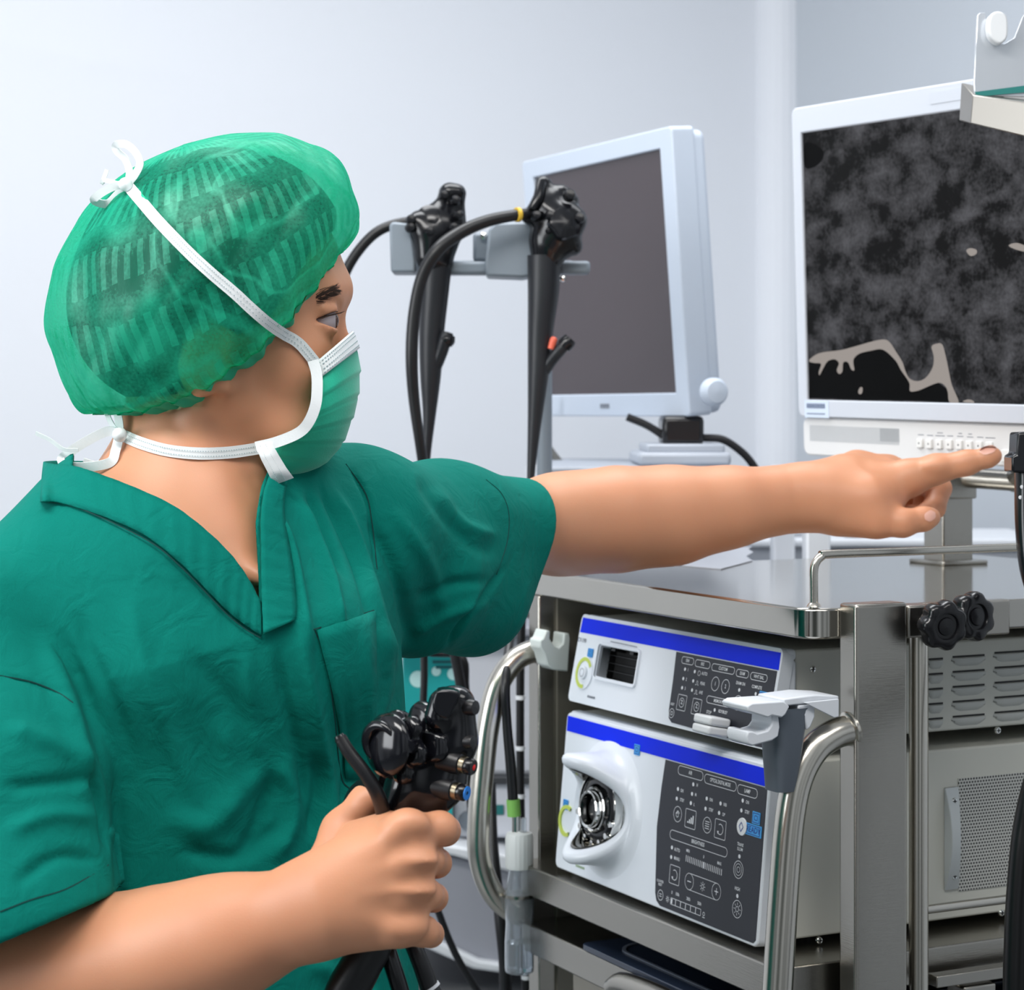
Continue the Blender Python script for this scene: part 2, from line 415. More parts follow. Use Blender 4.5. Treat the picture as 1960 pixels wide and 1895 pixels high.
MB().cbox(.478, .482, .02, .53, .188, CH-.12).build('side_panel', BEIGES, cart)
MB().cbox(.02, .478, .535, .540, .188, CH-.12).build('back_panel', BEIGES, cart)
m = MB(); m.prism([Q(a, b, .487) for a, b in planform(.012, .492, -.023, .55, .02)], (0, 0, .030)); m.build('shelf', STEEL, cart, bevel=.0015, smooth=30)
m = MB(); m.prism([Q(a, b, .546) for a, b in planform(.012, .492, -.02, .55, .015)], (0, 0, .029)); m.build('shelf', STEEL, cart, bevel=.0015, smooth=30)
MB().cbox(.475, .492, -.02, .0, .487, .517).build('shelf_bracket', STEEL, cart)
MB().cbox(.012, .492, -.01, .5, .80, .83).build('shelf', STEEL, cart, bevel=.002)
MB().cbox(.012, .492, -.01, .5, 1.2, 1.23).build('shelf', STEEL, cart, bevel=.002)
# drawer under the tray with a rounded pull
MB().cbox(.03, .40, -.004, .0, .548, .79).build('drawer_front', BEIGES, cart)
m = MB(); m.tube(spline([ray_plane(x, y, Q(0, -.03, 0), VV) for x, y in ((1176, 1892), (1195, 1884), (1260, 1908), (1340, 1950))], 5), .011, 16); m.build('drawer_handle', STEEL, cart)
# handles
pl = Q(-.012, 0, .3)
path = [ray_plane(x, y, pl, UU) for x, y in ((1626, 1397), (1596, 1406), (1560, 1432), (1530, 1485), (1513, 1560), (1502, 1680), (1491, 1850), (1486, 1960), (1492, 2070), (1520, 2130), (1575, 2150))]
m = MB(); m.tube(spline(path, 8), .0124, 28); h1 = m.build('handle', TUBE, cart)
m = MB(); c = ray_plane(1628, 1396, pl, UU); ax = unit(path[1]-path[0]); m.lathe([(.0135, -.001), (.0152, .001), (.0150, .0035), (.0128, .005)], c-ax*.001, ax, 28); m.build('weld_bead', TUBE, h1)
pl = Q(.494, 0, .3)
path = [ray_plane(x, y, pl, UU) for x, y in ((1046, 1244), (1018, 1247), (985, 1265), (953, 1312), (934, 1390), (924, 1480), (917, 1570), (918, 1640), (938, 1700), (972, 1738), (1008, 1753), (1040, 1757))]
m = MB(); m.tube(spline(path, 8), .0118, 28); m.build('handle', TUBE, cart)
# top rail
m = MB(); r0 = [Q(.01, .012, .163), Q(.01, .012, .150), Q(.01, .012, .131), Q(.01, .0145, .1235), Q(.01, .020, .1190), Q(.01, .028, .1175), Q(.01, .12, .1175), Q(.01, .46, .1175), Q(.01, .5, .119), Q(.01, .515, .128), Q(.01, .515, .163)]
m.tube(spline(r0, 5), .0036, 16); m.build('top_rail', TUBE, cart)
m = MB(); m.lathe([(.0062, 0), (.005, .002), (.0038, .0032)], Q(.01, .012, .1605), (0, 0, 1), 20); m.build('rail_foot', TUBE, cart)
m = MB(); m.tube([Q(-.006, .10, .4187), Q(-.006, .52, .4187)], .0038, 14); m.build('side_rod', TUBE, cart)
# clamp knobs at the right edge
m = MB(); m.cbox(-.012, -.0005, .108, .20, .160, .190); clampb = m.build('clamp_bar', STEEL, cart, bevel=.002)
def star(m_, o, ax, R, n, prof, amp=.13, seg=96, ph=0, pw=1.3):
    m_.lathe(prof, o, ax, seg, mod=lambda a, r, i: r*(1-(amp*(.5-.5*math.cos(n*(a+ph)))**pw if r > R*.7 else 0)))
for px, py, a_, tilt in ((1805, 1197, -.048, (-.12, -.10)), (1862, 1180, -.036, (.10, .05))):
    m = MB(); c = ray_plane(px, py, Q(a_, 0, .2), UU); ax = unit(-UU+A(tilt[0], 0, tilt[1])); R = .0212
    star(m, c, ax, R, 7, [(.004, -.009), (.75*R, -.009), (.96*R, -.0075), (R, -.004), (R, .002), (.95*R, .0055), (.82*R, .0072), (.52*R, .0066), (.48*R, .0045), (.36*R, .0045), (.33*R, .0058), (.0001, .0064)])
    k = m.build('clamp_knob', BLACKP, cart, smooth=50)
    m = MB(); m.tube([c-ax*.008, c+UU*(.036)], .0045, 12); m.build('knob_stem', BLACKP, k)
# monitor column on the tabletop
cc = P(1815, 1078, 2.30); cc[2] = CH-.161
ab = np.linalg.solve(np.array([[UU[0], VV[0]], [UU[1], VV[1]]]), (cc-C0)[:2]); ca, cb = ab
MB().cbox(ca-.017, ca+.017, cb-.02, cb+.02, .060, .1615).build('monitor_column', STEEL, cart, bevel=.002)
MB().cbox(ca-.020, ca+.020, cb-.023, cb+.023, .060, .092).build('column_collar', STEEL, cart, bevel=.002)
MB().cbox(ca-.03, ca+.03, cb-.03, cb+.03, .157, .162).build('column_foot', STEEL, cart, bevel=.002)
m = MB(); m.tube([P(1780, 908, 2.32), P(1850, 914, 2.29), P(2020, 926, 2.22)], .011, 20); m.build('monitor_arm', STEEL, cart)
m = MB(); m.tube([Q(ca, cb, .10), Q(ca, cb, .045)], .014, 18); m.build('arm_hub', STEEL, cart)
for bb in (.15, .27):
    MB().cbox(-.012, .012, bb, bb+.035, .487, .56).build('caster_bracket' if False else 'side_bracket', STEEL, cart, bevel=.002)
MB().cbox(-.014, -.0005, .12, .5, .474, .484).build('side_rail', STEEL, cart, bevel=.001)
for a_, b_ in ((.03, .03), (.47, .03), (.03, .5), (.47, .5)):
    m = MB(); m.lathe([(.03, -.012), (.036, -.008), (.036, .008), (.03, .012)], Q(a_, b_, CH-.037), VV, 24); w = m.build('caster', BLACKR, cart)
    MB().cbox(a_-.02, a_+.02, b_-.02, b_+.02, CH-.088, CH-.075).build('caster_plate', STEEL, w)

# tray in the opening between the shelves
tr = thing('instrument_tray', 'flat dark blue glossy tray pushed into the slot below the lower white unit', 'tray', Q(.2, .15, .516))
TRAYM = mat('dark_blue_tray', (38, 48, 66), .18)
m = MB(); m.prism([Q(a, b, .5165) for a, b in rrect(.03, .352, -.0225, .34, .008)], (0, 0, .006)); m.build('tray_plate', TRAYM, tr, bevel=.001, smooth=30)
m = MB(); R1 = rrect(.055, .325, -.004, .32, .03, 8); R2 = rrect(.058, .322, -.001, .317, .028, 8)
V = [Q(a, b, .5103) for a, b in R1]+[Q(a, b, .5103) for a, b in R2]+[Q(a, b, .5093) for a, b in R1]+[Q(a, b, .5093) for a, b in R2]; n = len(R1)
m.add(V, [f for i in range(n) for j in [(i+1) % n] for f in ((i+2*n, j+2*n, j+3*n, i+3*n), (i, j, j+2*n, i+2*n), (i+n, j+n, j+3*n, i+3*n))]); m.build('tray_rim', mat('tray_rim', (105, 112, 125), .3), tr)

# ============================================================ the two stacked units
class Face:
    def __init__(s, aL, aR, bt, ht, bb, hb, sc, ox, oy):
        s.O = Q(aL, bt, ht); s.eu = -UU; s.ev = unit(Q(aL, bb, hb)-s.O); s.n = unit(np.cross(s.eu, s.ev))
        if np.dot(s.n, VV) > 0: s.n = -s.n
        s.w = aL-aR; s.h = np.linalg.norm(Q(aL, bb, hb)-s.O); s.sc, s.ox, s.oy = sc, ox, oy
    def __call__(s, u, v, out=.0004): return s.O+s.eu*u+s.ev*v+s.n*out
    def at(s, out): return lambda u, v: s(u, v, out)
    def uv(s, cx, cy):                                  # detail-crop coordinates -> face millimetres
        p = ray_plane(s.ox+cx/s.sc, s.oy+cy/s.sc, s.O, s.n)-s.O; return np.dot(p, s.eu), np.dot(p, s.ev)
def front_plate(F, r, d, out=0):
    """rounded plate lying on the face plane: outline in face coordinates extruded backwards"""
    m = MB(); m.prism([F(u, v, out) for u, v in rrect(0, F.w, 0, F.h, r, 6)], -F.n*d); return m
def pill(mk, F, cx, cy, hw, t, txt, ts=.0042, hh=.0031, sq=.75):
    u, v = F.uv(cx, cy); ul, _ = F.uv(cx-hw, cy-hw*.235 if F.oy < 1300 else cy-hw*.33); k = abs(u-ul)
    outline(mk, rrect(u-k, u+k, v-hh, v+hh, hh*.98, 5), .0005, F)
    return (txt, u, v, ts, 'CENTER', sq)
def screw(o, n, parent, r=.0032):
    m = MB(); m.lathe([(r, -.001), (r, .0006), (r*.8, .0014), (.0001, .0016)], o, n, 16); s_ = m.build('screw', CHROME, parent)
    u = unit(np.cross(n, (0, 0, 1))); w = A(0, 0, 1); c = np.asarray(o)+unit(n)*.0017
    m = MB()
    for d1, d2 in ((u, w), (w, u)): m.box(c-d1*r*.6-d2*.0004, d1*r*1.2, d2*.0008, unit(n)*.0002)
    m.build('screw_slot', BLACKD, s_)
def rbtn(mk, F, cx, cy, r, icon=None, w=.0005):
    u, v = F.uv(cx, cy); outline(mk, circ(u, v, r, 22), w, F)
    return u, v

# ---- upper unit
vp = thing('video_processor', 'shallow white medical unit with blue stripe and card slot, on top of the deeper unit', 'medical device', Q(.245, .25, .288))
F1 = Face(.425, .0664, .020, .2015, .003, .287, 4.4545, 1080, 1160)
MB().cbox(.069, .422, .0335, .47, .2035, .2835).build('housing', IVORY, vp, bevel=.002)
m = MB()
for q_ in ((.067, .4245, .2025, .212), (.067, .4245, .277, .286), (.067, .078, .212, .277), (.414, .4245, .212, .277)): m.cbox(q_[0], q_[1], .024, .034, q_[2], q_[3])
m.build('bezel', FACEP, vp, bevel=.003, seg=3)
# front with a real opening for the card slot: build the plate around it
u0, v0 = F1.uv(312, 335); u1, v1 = F1.uv(612, 600); u1 = max(u1, u0+.02); v0, v1 = F1.uv(460, 362)[1], F1.uv(460, 640)[1]
m = MB(); out_ = rrect(0, F1.w, 0, F1.h, .006, 6); inn = rrect(u0, u1, v0, v1, .002, 6)
k = len(out_)
for fo, flip in ((.0, 0), (-.012, 1)):
    pass
V = [F1(u, v, 0) for u, v in out_]+[F1(u, v, 0) for u, v in inn]+[F1(u, v, -.012) for u, v in out_]+[F1(u, v, -.012) for u, v in inn]
# rings: corners correspond (same count and order)
Fq = []
for i in range(k):
    j = (i+1) % k; Fq += [(i, j, j+k, i+k), (i+2*k, j+2*k, j+3*k, i+3*k), (i, j, j+2*k, i+2*k), (i+k, j+k, j+3*k, i+3*k)]
m.add(V, Fq); fp = m.build('front_panel', FACEP, vp, smooth=30)
m = MB(); fr = rrect(u0-.0035, u1+.0035, v0-.0035, v1+.0035, .005, 5); f2 = rrect(u0-.001, u1+.001, v0-.001, v1+.001, .003, 5)
rows = [[F1(u, v, o_) for u, v in R_] for R_, o_ in ((fr, 0), (rrect(u0-.003, u1+.003, v0-.003, v1+.003, .0045, 5), .0022), (f2, .0022), (f2, -.003))]
m.grid(rows, closed=True); m.build('slot_frame', FACEP, fp)
sl = MB(); d = -F1.n*.016
c = [F1(u0, v0, -.003), F1(u1, v0, -.003), F1(u1, v1, -.003), F1(u0, v1, -.003)]
sl.add(c+[p+d for p in c], [(0, 1, 5, 4), (1, 2, 6, 5), (2, 3, 7, 6), (3, 0, 4, 7), (4, 5, 6, 7)]); s_ = sl.build('card_slot', BLACKD, vp, smooth=0)
m = MB()
for vv in (.25, .5, .75): m.box(F1(u0+.0005, v0+(v1-v0)*vv, -.0185), F1.eu*(u1-u0-.001), F1.ev*.0006, F1.n*.008)
for uu in (.15, .62): m.box(F1(u0+(u1-u0)*uu, v0+.0006, -.018), F1.eu*.007, F1.ev*.003, F1.n*.012)
m.build('slot_guide', mat('slot_guide', (26, 26, 28), .4), s_, smooth=0)
m = MB(); m.prism([F1(u, v, .0001) for u, v in ((.003, .0035), (F1.w-.003, .0035), (F1.w-.002, .0185), (.002, .0185))], F1.n*.0004); m.build('blue_stripe', BLUE, vp, smooth=0)
def polypanel(F, pts, name, M_, par, r=None, out=.0001, th=.0005):
    m_ = MB(); m_.prism([F(*F.uv(x, y), out) for x, y in pts], F.n*th); return m_.build(name, M_, par, smooth=0)
def panel_uv(F, uv, name, M_, par, th=.0005):
    m_ = MB(); m_.prism([F(u, v, .0001) for u, v in uv], F.n*th); return m_.build(name, M_, par, smooth=0)
ul = F1.uv(965, 365)[0]; ub = F1.uv(885, 960)[0]
pts = [(ul, .0195), (F1.w-.004, .0195), (F1.w-.004, F1.h-.004), (F1.w-.008, F1.h-.0015), (ub+.008, F1.h-.0035), (ub+.002, F1.h-.007), (ub, F1.h-.014), (ub+(ul-ub)*.35, F1.h-.04)]
cp = panel_uv(F1, pts, 'control_panel', PANEL, vp)
mk = MB(); FF = lambda u, v: F1(u, v, .0009)
class FW:                                         # printed layer: face raised just above the panel
    def __init__(s, F, o): s.F, s.o, s.oy = F, o, F.oy
    def __call__(s, u, v): return s.F(u, v, s.o)
    def uv(s, x, y): return s.F.uv(x, y)
G1 = FW(F1, .0008); T = []
for cx, cy, hw, t in ((1060, 468, 50, 'ENH'), (1187, 497, 62, 'IRIS'), (1362, 538, 95, 'CUSTOM'), (1527, 578, 52, 'EXAM'), (1667, 608, 70, 'WHT BAL'), (1320, 815, 97, 'MEMORY')):
    T.append(pill(mk, G1, cx, cy, hw, .0005, t, sq=.85 if hw > 60 else .7))
for cx, cy in ((1037, 540), (1022, 620), (1012, 698), (1120, 560), (1107, 640), (1097, 718), (1500, 717), (1640, 750), (1290, 888)):
    fill(mk, circ(*G1.uv(cx, cy), .0016, 12), G1)
for t, cx, cy, s_ in (('1', 1063, 546, .004), ('2', 1048, 627, .004), ('3', 1038, 705, .004), ('AUTO', 1203, 580, .0042), ('PEAK', 1187, 664, .0042), ('AVE', 1172, 740, .0042), ('EXAM ON', 1512, 663, .004), ('COMPLETE', 1650, 695, .004), ('RDY/BUSY', 1360, 905, .004), ('STOP', 1240, 908, .0042), ('RESET', 930, 838, .003), ('1', 1295, 665, .005), ('2', 1382, 688, .005)):
    T.append((t, *G1.uv(cx, cy), s_, 'CENTER', .8))
for cx, cy in ((1295, 665), (1382, 688)): rbtn(mk, G1, cx, cy, .0062)
u, v = rbtn(mk, G1, 1487, 827, .0064); fill(mk, [(u-.003, v-.0005), (u+.001, v-.004), (u+.0035, v-.001), (u+.002, v+.004), (u-.001, v+.002)], G1)
u, v = rbtn(mk, G1, 922, 915, .0042); outline(mk, rrect(u-.0015, u+.0015, v-.0015, v+.0015, .0008, 3), .0005, G1)
for cx, cy in ((1008, 825), (1135, 860)):
    u, v = G1.uv(cx, cy); outline(mk, rrect(u-.0075, u+.0075, v-.007, v+.007, .001, 3), .0005, G1); outline(mk, circ(u, v, .0042, 16), .0005, G1)
    pline(mk, [(u-.002, v-.002), (u+.001, v-.002), (u-.001, v+.001), (u+.002, v+.001)], .0006, G1)
u, v = G1.uv(1157, 575); outline(mk, circ(u, v, .0022, 10), .0004, G1)
for cx, cy in ((1140, 660), (1130, 738)):
    u, v = G1.uv(cx, cy); pline(mk, [(u-.003, v+.0015), (u-.001, v+.0015), (u-.001, v-.002), (u+.001, v-.002), (u+.001, v+.0015), (u+.003, v+.0015)], .0004, G1)
text_mesh(T, G1, mk); mk.build('printed_legend', INK, cp, smooth=0)
m = MB(); G = FW(F1, .0005); text_mesh([('CV-190', *G.uv(155, 293), .0062, 'CENTER', .9)], G, m)
x, y = G.uv(235, 778)
for i in range(6): fill(m, [(x-.008+i*.0026, y-.0012), (x-.0065+i*.0026, y-.0012), (x-.0065+i*.0026, y+.0012), (x-.008+i*.0026, y+.0012)], G)
x, y = G.uv(400, 303); x2, y2 = G.uv(630, 352); n = 16
for i in range(n):
    t = i/n; X, Y = x+(x2-x)*t, y+(y2-y)*t; fill(m, [(X, Y-.0006), (X+.0018, Y-.0006), (X+.0018, Y+.0006), (X, Y+.0006)], G)
m.build('printed_marking', INKG, fp, smooth=0)
def arc_ring(F, u, v, r0, r1, a0, a1, h):
    m_ = MB(); rows = []
    for k_ in range(25):
        a = math.radians(a0+(a1-a0)*k_/24); rows.append([F(u+r*math.cos(a), v+r*math.sin(a), o) for r, o in ((r0, 0), (r0, h), (r1, h), (r1, 0))])
    m_.grid(rows); return m_
u, v = F1.uv(175, 570)
m = MB(); m.lathe([(.017, -.0005), (.0165, .0012), (.0155, .0014), (.0001, .0006)], F1(u, v, 0), F1.n, 36); pb = m.build('power_button', FACEP, vp)
arc_ring(F1, u, v, .0118, .0155, 75, 330, .0018).build('lime_ring', LIME, pb)
m = MB(); m.lathe([(.007, .0004), (.0065, .003), (.006, .0033), (.0001, .0033)], F1(u, v, 0), F1.n, 24); m.build('button_cap', FACEP, pb)
m = MB(); outline(m, circ(u, v, .004, 16), .0006, FW(F1, .0036)); m.build('printed_ring', INKG, pb, smooth=0)
def cyan_label(F, cx, cy, hu, hv, par, txt=None):
    u_, v_ = F.uv(cx, cy); m_ = MB(); m_.prism([F(a, b, .0007) for a, b in rrect(u_-hu, u_+hu, v_-hv, v_+hv, .0004, 2)], F.n*.0003); l = m_.build('label_sticker', CYAN, par, smooth=0)
    m_ = MB(); g = FW(F, .0012); outline(m_, rrect(u_-hu*.8, u_+hu*.8, v_-hv*.75, v_+hv*.75, .0003, 2), .0006, g)
    if txt: text_mesh([(txt, u_, v_, hv*1.4, 'CENTER')], g, m_)
    else: outline(m_, rrect(u_-hu*.35, u_+hu*.35, v_-hv*.35, v_+hv*.35, .0003, 2), .0007, g)
    m_.build('label_print', NAVY, l, smooth=0)
cyan_label(F1, 228, 400, .0052, .0043, vp); cyan_label(F1, 1703, 782, .0062, .0052, vp, 'S')
u, v = F1.uv(1625, 830); m = MB(); m.lathe([(.0042, 0), (.004, .0014), (.0001, .0016)], F1(u, v, .0005), F1.n, 20); m.build('button', WHITEP, vp)
m = MB(); m.box(F1(*F1.uv(1280, 945), .0004), F1.eu*.02, F1.ev*.012, F1.n*.0006); m.build('usb_port', BLACKD, vp, smooth=0)
# louvres on the side of the housing
SN = -UU
def side(b, h, out=0): return Q(.069, b, h)+SN*out
def side_px(px, py): 
    p = ray_plane(px, py, Q(.069, 0, 0), UU)-C0; return np.dot(p, VV), -p[2]
IV2 = mat('louvre_grey', (190, 192, 188), .45)
for ci, (x0, x1) in enumerate(((1775, 1806), (1821, 1887), (1901, 1968))):
    for rj in range(5):
        y = 1262+rj*28.6-(x0-1821)*.1
        b0, h0 = side_px(x0, y); b1, _ = side_px(x1, y); m = MB(); rows = []
        L = b1-b0
        for k in range(13):
            t = k/12; e = min(1, 4.2*min(t, 1-t))**.5
            rows.append([side(b0+L*t, h0-.0006, .0), side(b0+L*t, h0-.0006, .0022*e+.0001), side(b0+L*t, h0+.002, .0026*e+.0001), side(b0+L*t, h0+.0045*e+.0005, .0014*e+.0001), side(b0+L*t, h0+.0062*e+.0005, .0001)])
        m.grid(rows); lv = m.build('louvre', IV2, vp)
        m = MB(); m.box(side(b0+L*.04, h0-.0012, .0003), VV*L*.92, (0, 0, .0016), SN*.0002); m.build('slot', BLACKD, lv, smooth=0)
b, h = side_px(1910, 1398); screw(side(b, h), SN, vp); b, h = side_px(1555, 1281); screw(side(b, h), SN, vp)
for a_, b_ in ((.1, .06), (.38, .06), (.1, .42), (.38, .42)):
    m = MB(); m.lathe([(.009, 0), (.009, .0135)], Q(a_, b_, .2970), (0, 0, 1), 16); m.build('rubber_foot', BLACKR, vp)

# ---- lower unit
ls = thing('light_source', 'tall white medical unit with blue stripe and big round light socket, on the cart shelf', 'medical device', Q(.24, .26, .457))
F2 = Face(.424, .058, .002, .2985, -.012, .4515, 4.261, 1040, 1400)
MB().cbox(.061, .421, .010, .54, .298, .449).build('housing', IVORY, ls, bevel=.002)
m = MB(); m.cbox(.059, .4235, .0052, .018, .2972, .4505); m.build('bezel', FACEP, ls, bevel=.003, seg=3)
SU, SV = F2.uv((1163-1040)*4.261, (1548-1400)*4.261)
m = front_plate(F2, .007, .010); fp = m.build('front_panel', FACEP, ls, bevel=.0012, smooth=30)
m = MB(); m.prism([F2(u, v, .0001) for u, v in ((.003, .0035), (F2.w-.003, .0035), (F2.w-.003, .0185), (.003, .0185))], F2.n*.0004); m.build('blue_stripe', BLUE, ls, smooth=0)
ut = F2.uv(1005, 185)[0]; um = F2.uv(925, 850)[0]; ub = F2.uv(915, 1340)[0]
pts = [(ut, .0195), (F2.w-.0035, .0195), (F2.w-.0035, F2.h-.006), (F2.w-.007, F2.h-.003), (ub+.010, F2.h-.003), (ub+.003, F2.h-.0065), (ub, F2.h-.013), (um, .082), (um+(ut-um)*.45, .045)]
cp = panel_uv(F2, pts, 'control_panel', PANEL, ls)
mk = MB(); G2 = FW(F2, .0008); T = []
for cx, cy, hw, t, sq in ((1207, 340, 100, 'AIR', .8), (1450, 418, 128, 'OPTICAL DIGITAL MODE', .62), (1672, 490, 80, 'LAMP', .8), (1268, 912, 228, 'BRIGHTNESS', .8)):
    T.append(pill(mk, G2, cx, cy, hw, .0005, t, ts=.0048, hh=.0040, sq=sq))
for cx, cy in ((1105, 470), (1095, 548), (1220, 510), (1210, 585), (1340, 548), (1330, 630), (1453, 588), (1441, 665), (1634, 565), (1623, 645), (1056, 947), (1050, 1025), (1607, 1020), (1590, 1343), (1230, 432)):
    fill(mk, circ(*G2.uv(cx, cy), .0018, 12), G2)
for t, cx, cy, s_ in (('ON', 1138, 485, .0042), ('STBY', 1138, 562, .0042), ('H', 1262, 440, .0042), ('M', 1250, 518, .0042), ('L', 1237, 597, .0042), ('ON', 1376, 560, .0042), ('STBY', 1375, 643, .0042), ('NBI', 1490, 600, .0042), ('OP', 1478, 680, .0042), ('ON', 1672, 580, .0042), ('STBY', 1670, 660, .0042), ('AUTO', 1098, 968, .0044), ('MANU', 1096, 1040, .0044), ('MIN', 1187, 975, .004), ('0', 1315, 1025, .004), ('MAX', 1443, 1078, .004), ('TRANS', 1615, 925, .004), ('ILLUM', 1612, 962, .004), ('HIGH', 1590, 1285, .0044), ('COUNTER', 960, 1222, .0032), ('RESET', 960, 1250, .0032), ('0', 1056, 1315, .0042), ('100h', 1100, 1330, .0042), ('200h', 1190, 1368, .0042), ('500h', 1280, 1406, .0042)):
    T.append((t, *G2.uv(cx, cy), s_, 'CENTER', .78))
for cx, cy, r in ((1102, 675, .0069), (1343, 765, .0069), (1598, 1128, .0074), (1588, 1450, .0074), (962, 1335, .0046)): rbtn(mk, G2, cx, cy, r)
u, v = G2.uv(1102, 675); pline(mk, [(u-.003, v), (u, v-.003), (u+.003, v-.001)], .0008, G2); outline(mk, circ(u-.0005, v+.0008, .002, 10), .0006, G2)
u, v = G2.uv(1343, 765)
for a in range(4): pline(mk, [(u-.0035, v-.003+a*.002), (u+.0035, v-.003+a*.002)], .0006, G2)
u, v = G2.uv(1598, 1128); outline(mk, circ(u, v, .0050, 18), .0004, G2); outline(mk, circ(u, v, .0024, 12), .0004, G2)
u, v = G2.uv(1588, 1450)
def sun(mk_, G_, u, v, r):
    outline(mk_, circ(u, v, r*.42, 12), .0005, G_)
    for a in range(8): c_, s_ = math.cos(a*PI/4), math.sin(a*PI/4); pline(mk_, [(u+c_*r*.62, v+s_*r*.62), (u+c_*r, v+s_*r)], .0005, G_)
sun(mk, G2, u, v, .0055); u, v = G2.uv(962, 1335); pline(mk, [(u-.002, v-.001), (u+.002, v-.001)], .0006, G2); pline(mk, [(u-.002, v+.001), (u+.002, v+.001)], .0006, G2)
for cx, cy, hu, hv in ((1207, 715, .0088, .0082), (1450, 800, .0088, .0082), (1077, 1172, .0085, .0082)):
    u, v = G2.uv(cx, cy); outline(mk, rrect(u-hu, u+hu, v-hv, v+hv, .0012, 3), .0005, G2)
    if cx == 1207:
        for i in range(4): fill(mk, [(u-.005+i*.0028, v+.004), (u-.0032+i*.0028, v+.004), (u-.0032+i*.0028, v+.0025-i*.002), (u-.005+i*.0028, v+.0025-i*.002)], G2)
    else:
        a = [(u+.0045*math.cos(t), v+.0045*math.sin(t)) for t in np.linspace(-2.2, 2.4, 16)]; pline(mk, a, .0006, G2); fill(mk, [(a[-1][0]-.0016, a[-1][1]-.001), (a[-1][0]+.0012, a[-1][1]-.0012), (a[-1][0], a[-1][1]+.0016)], G2)
ua, va = G2.uv(1172, 1035); ue, ve = G2.uv(1460, 1150)
for i in range(21):
    t = i/20; u, v = ua+(ue-ua)*t, va+(ve-va)*t; w = .0010 if i == 10 else .00045; hh = .0028
    fill(mk, [(u-w, v-hh), (u+w, v-hh), (u+w, v+hh), (u-w, v+hh)], G2)
u, v = G2.uv(1197, 1220); u2, v2 = G2.uv(1418, 1312); v2 = v = (v+v2)/2; outline(mk, rrect(u-.0072, u2+.0072, v-.0072, v+.0072, .0071, 8), .0005, G2)
outline(mk, circ(u, v, .0072, 20), .0005, G2); outline(mk, circ(u2, v, .0072, 20), .0005, G2)
pline(mk, [(u-.003, v), (u+.003, v)], .0008, G2); pline(mk, [(u2-.003, v), (u2+.003, v)], .0008, G2); pline(mk, [(u2, v-.003), (u2, v+.003)], .0008, G2)
sun(mk, G2, (u+u2)/2, v, .0042); sun(mk, G2, *G2.uv(1020, 1368), .003)
ua, va = G2.uv(1045, 1378); ue, ve = G2.uv(1290, 1482); va = ve = (va+ve)/2
outline(mk, rrect(ua, ue, va-.0028, va+.0028, .0004, 2), .0005, G2)
for i in range(1, 6): pline(mk, [(ua+(ue-ua)*i/6, va-.0028), (ua+(ue-ua)*i/6, va+.0028)], .0009, G2)
fill(mk, [(ua+.0006, va-.0022), (ua+.003, va-.0022), (ua+.003, va+.0022), (ua+.0006, va+.0022)], G2)
u, v = G2.uv(1315, 1490); outline(mk, circ(u, v, .0016, 10), .0005, G2); pline(mk, [(u-.002, v+.003), (u+.002, v+.003)], .0006, G2)
text_mesh(T, G2, mk); mk.build('printed_legend', INK, cp, smooth=0)
u, v = F2.uv(1630, 778); m = MB(); m.lathe([(.0078, .0004), (.0074, .0016), (.0001, .0018)], F2(u, v, 0), F2.n, 24); bt = m.build('lamp_button', WHITEP, ls)
m = MB(); g = FW(F2, .0021); pline(m, [(u, v-.004), (u+.003, v), (u, v+.004), (u-.003, v), (u, v-.004)], .0007, g); m.build('printed_mark', NAVY, bt, smooth=0)
cyan_label(F2, 770, 150, .0052, .0050, ls); cyan_label(F2, 187, 597, .0050, .0050, ls); cyan_label(F2, 1745, 708, .0060, .0052, ls); cyan_label(F2, 1722, 808, .0125, .0050, ls, 'READY')
m = MB(); G = FW(F2, .0005); x, y = G.uv(300, 1105)
for i in range(7): fill(m, [(x-.008+i*.0026, y-.0012), (x-.0065+i*.0026, y-.0012), (x-.0065+i*.0026, y+.0012), (x-.008+i*.0026, y+.0012)], G)
m.build('printed_marking', mat('pale_green_print', (150, 175, 130), .5), fp, smooth=0)
u, v = F2.uv(195, 730); arc_ring(F2, u, v, .0118, .0155, 60, 300, .0018).build('lime_ring', LIME, ls)
# light socket: wall long at the top and bottom, notched at both sides
def socket():
    m_ = MB(); rows = []; seg = 72; c = F2(SU, SV, 0)
    for k_ in range(seg):
        a = 2*PI*k_/seg; du, dv = math.cos(a), math.sin(a); vert = abs(dv)
        s_ = vert**2.3; L = .006+(.045 if dv < 0 else .036)*s_
        asy = 1.0
        R = lambda r: (SU+du*r, SV+dv*r*1.0)
        prof = [(.066, .0), (.0590, .0020), (.0550, .0060), (.0530, L*.45), (.0520, L-.005), (.0500, L-.0015), (.0470, L), (.0430, L-.0005), (.0400, L-.003), (.0382, L-.007), (.0372, L*.35), (.0368, .001)]
        rows.append([F2(*R(r), o) for r, o in prof])
    m_.grid(rows+[rows[0]]); return m_
def liner():
    m_ = MB(); rows = []
    for k_ in range(72):
        a = 2*PI*k_/72; du, dv = math.cos(a), math.sin(a); L = .006+(.045 if dv < 0 else .036)*abs(dv)**2.3
        rows.append([F2(SU+du*r, SV+dv*r, o) for r, o in ((.0366, .001), (.0364, max(.003, L*.5-.002)), (.0366, max(.0035, L-.0075)), (.0372, max(.0035, L-.0072)))])
    m_.grid(rows+[rows[0]]); return m_
sk = socket().build('light_socket', FACEP, ls, smooth=180)
liner().build('socket_lining', mat('dark_chrome', (120, 118, 112), .1, 1), sk, smooth=180)
m = MB(); m.lathe([(.0366, .0), (.0364, .012), (.0350, .012), (.0360, .002), (.0001, .0016)], F2(SU, SV, 0), F2.n, 48); m.build('socket_liner', CHROME, sk)
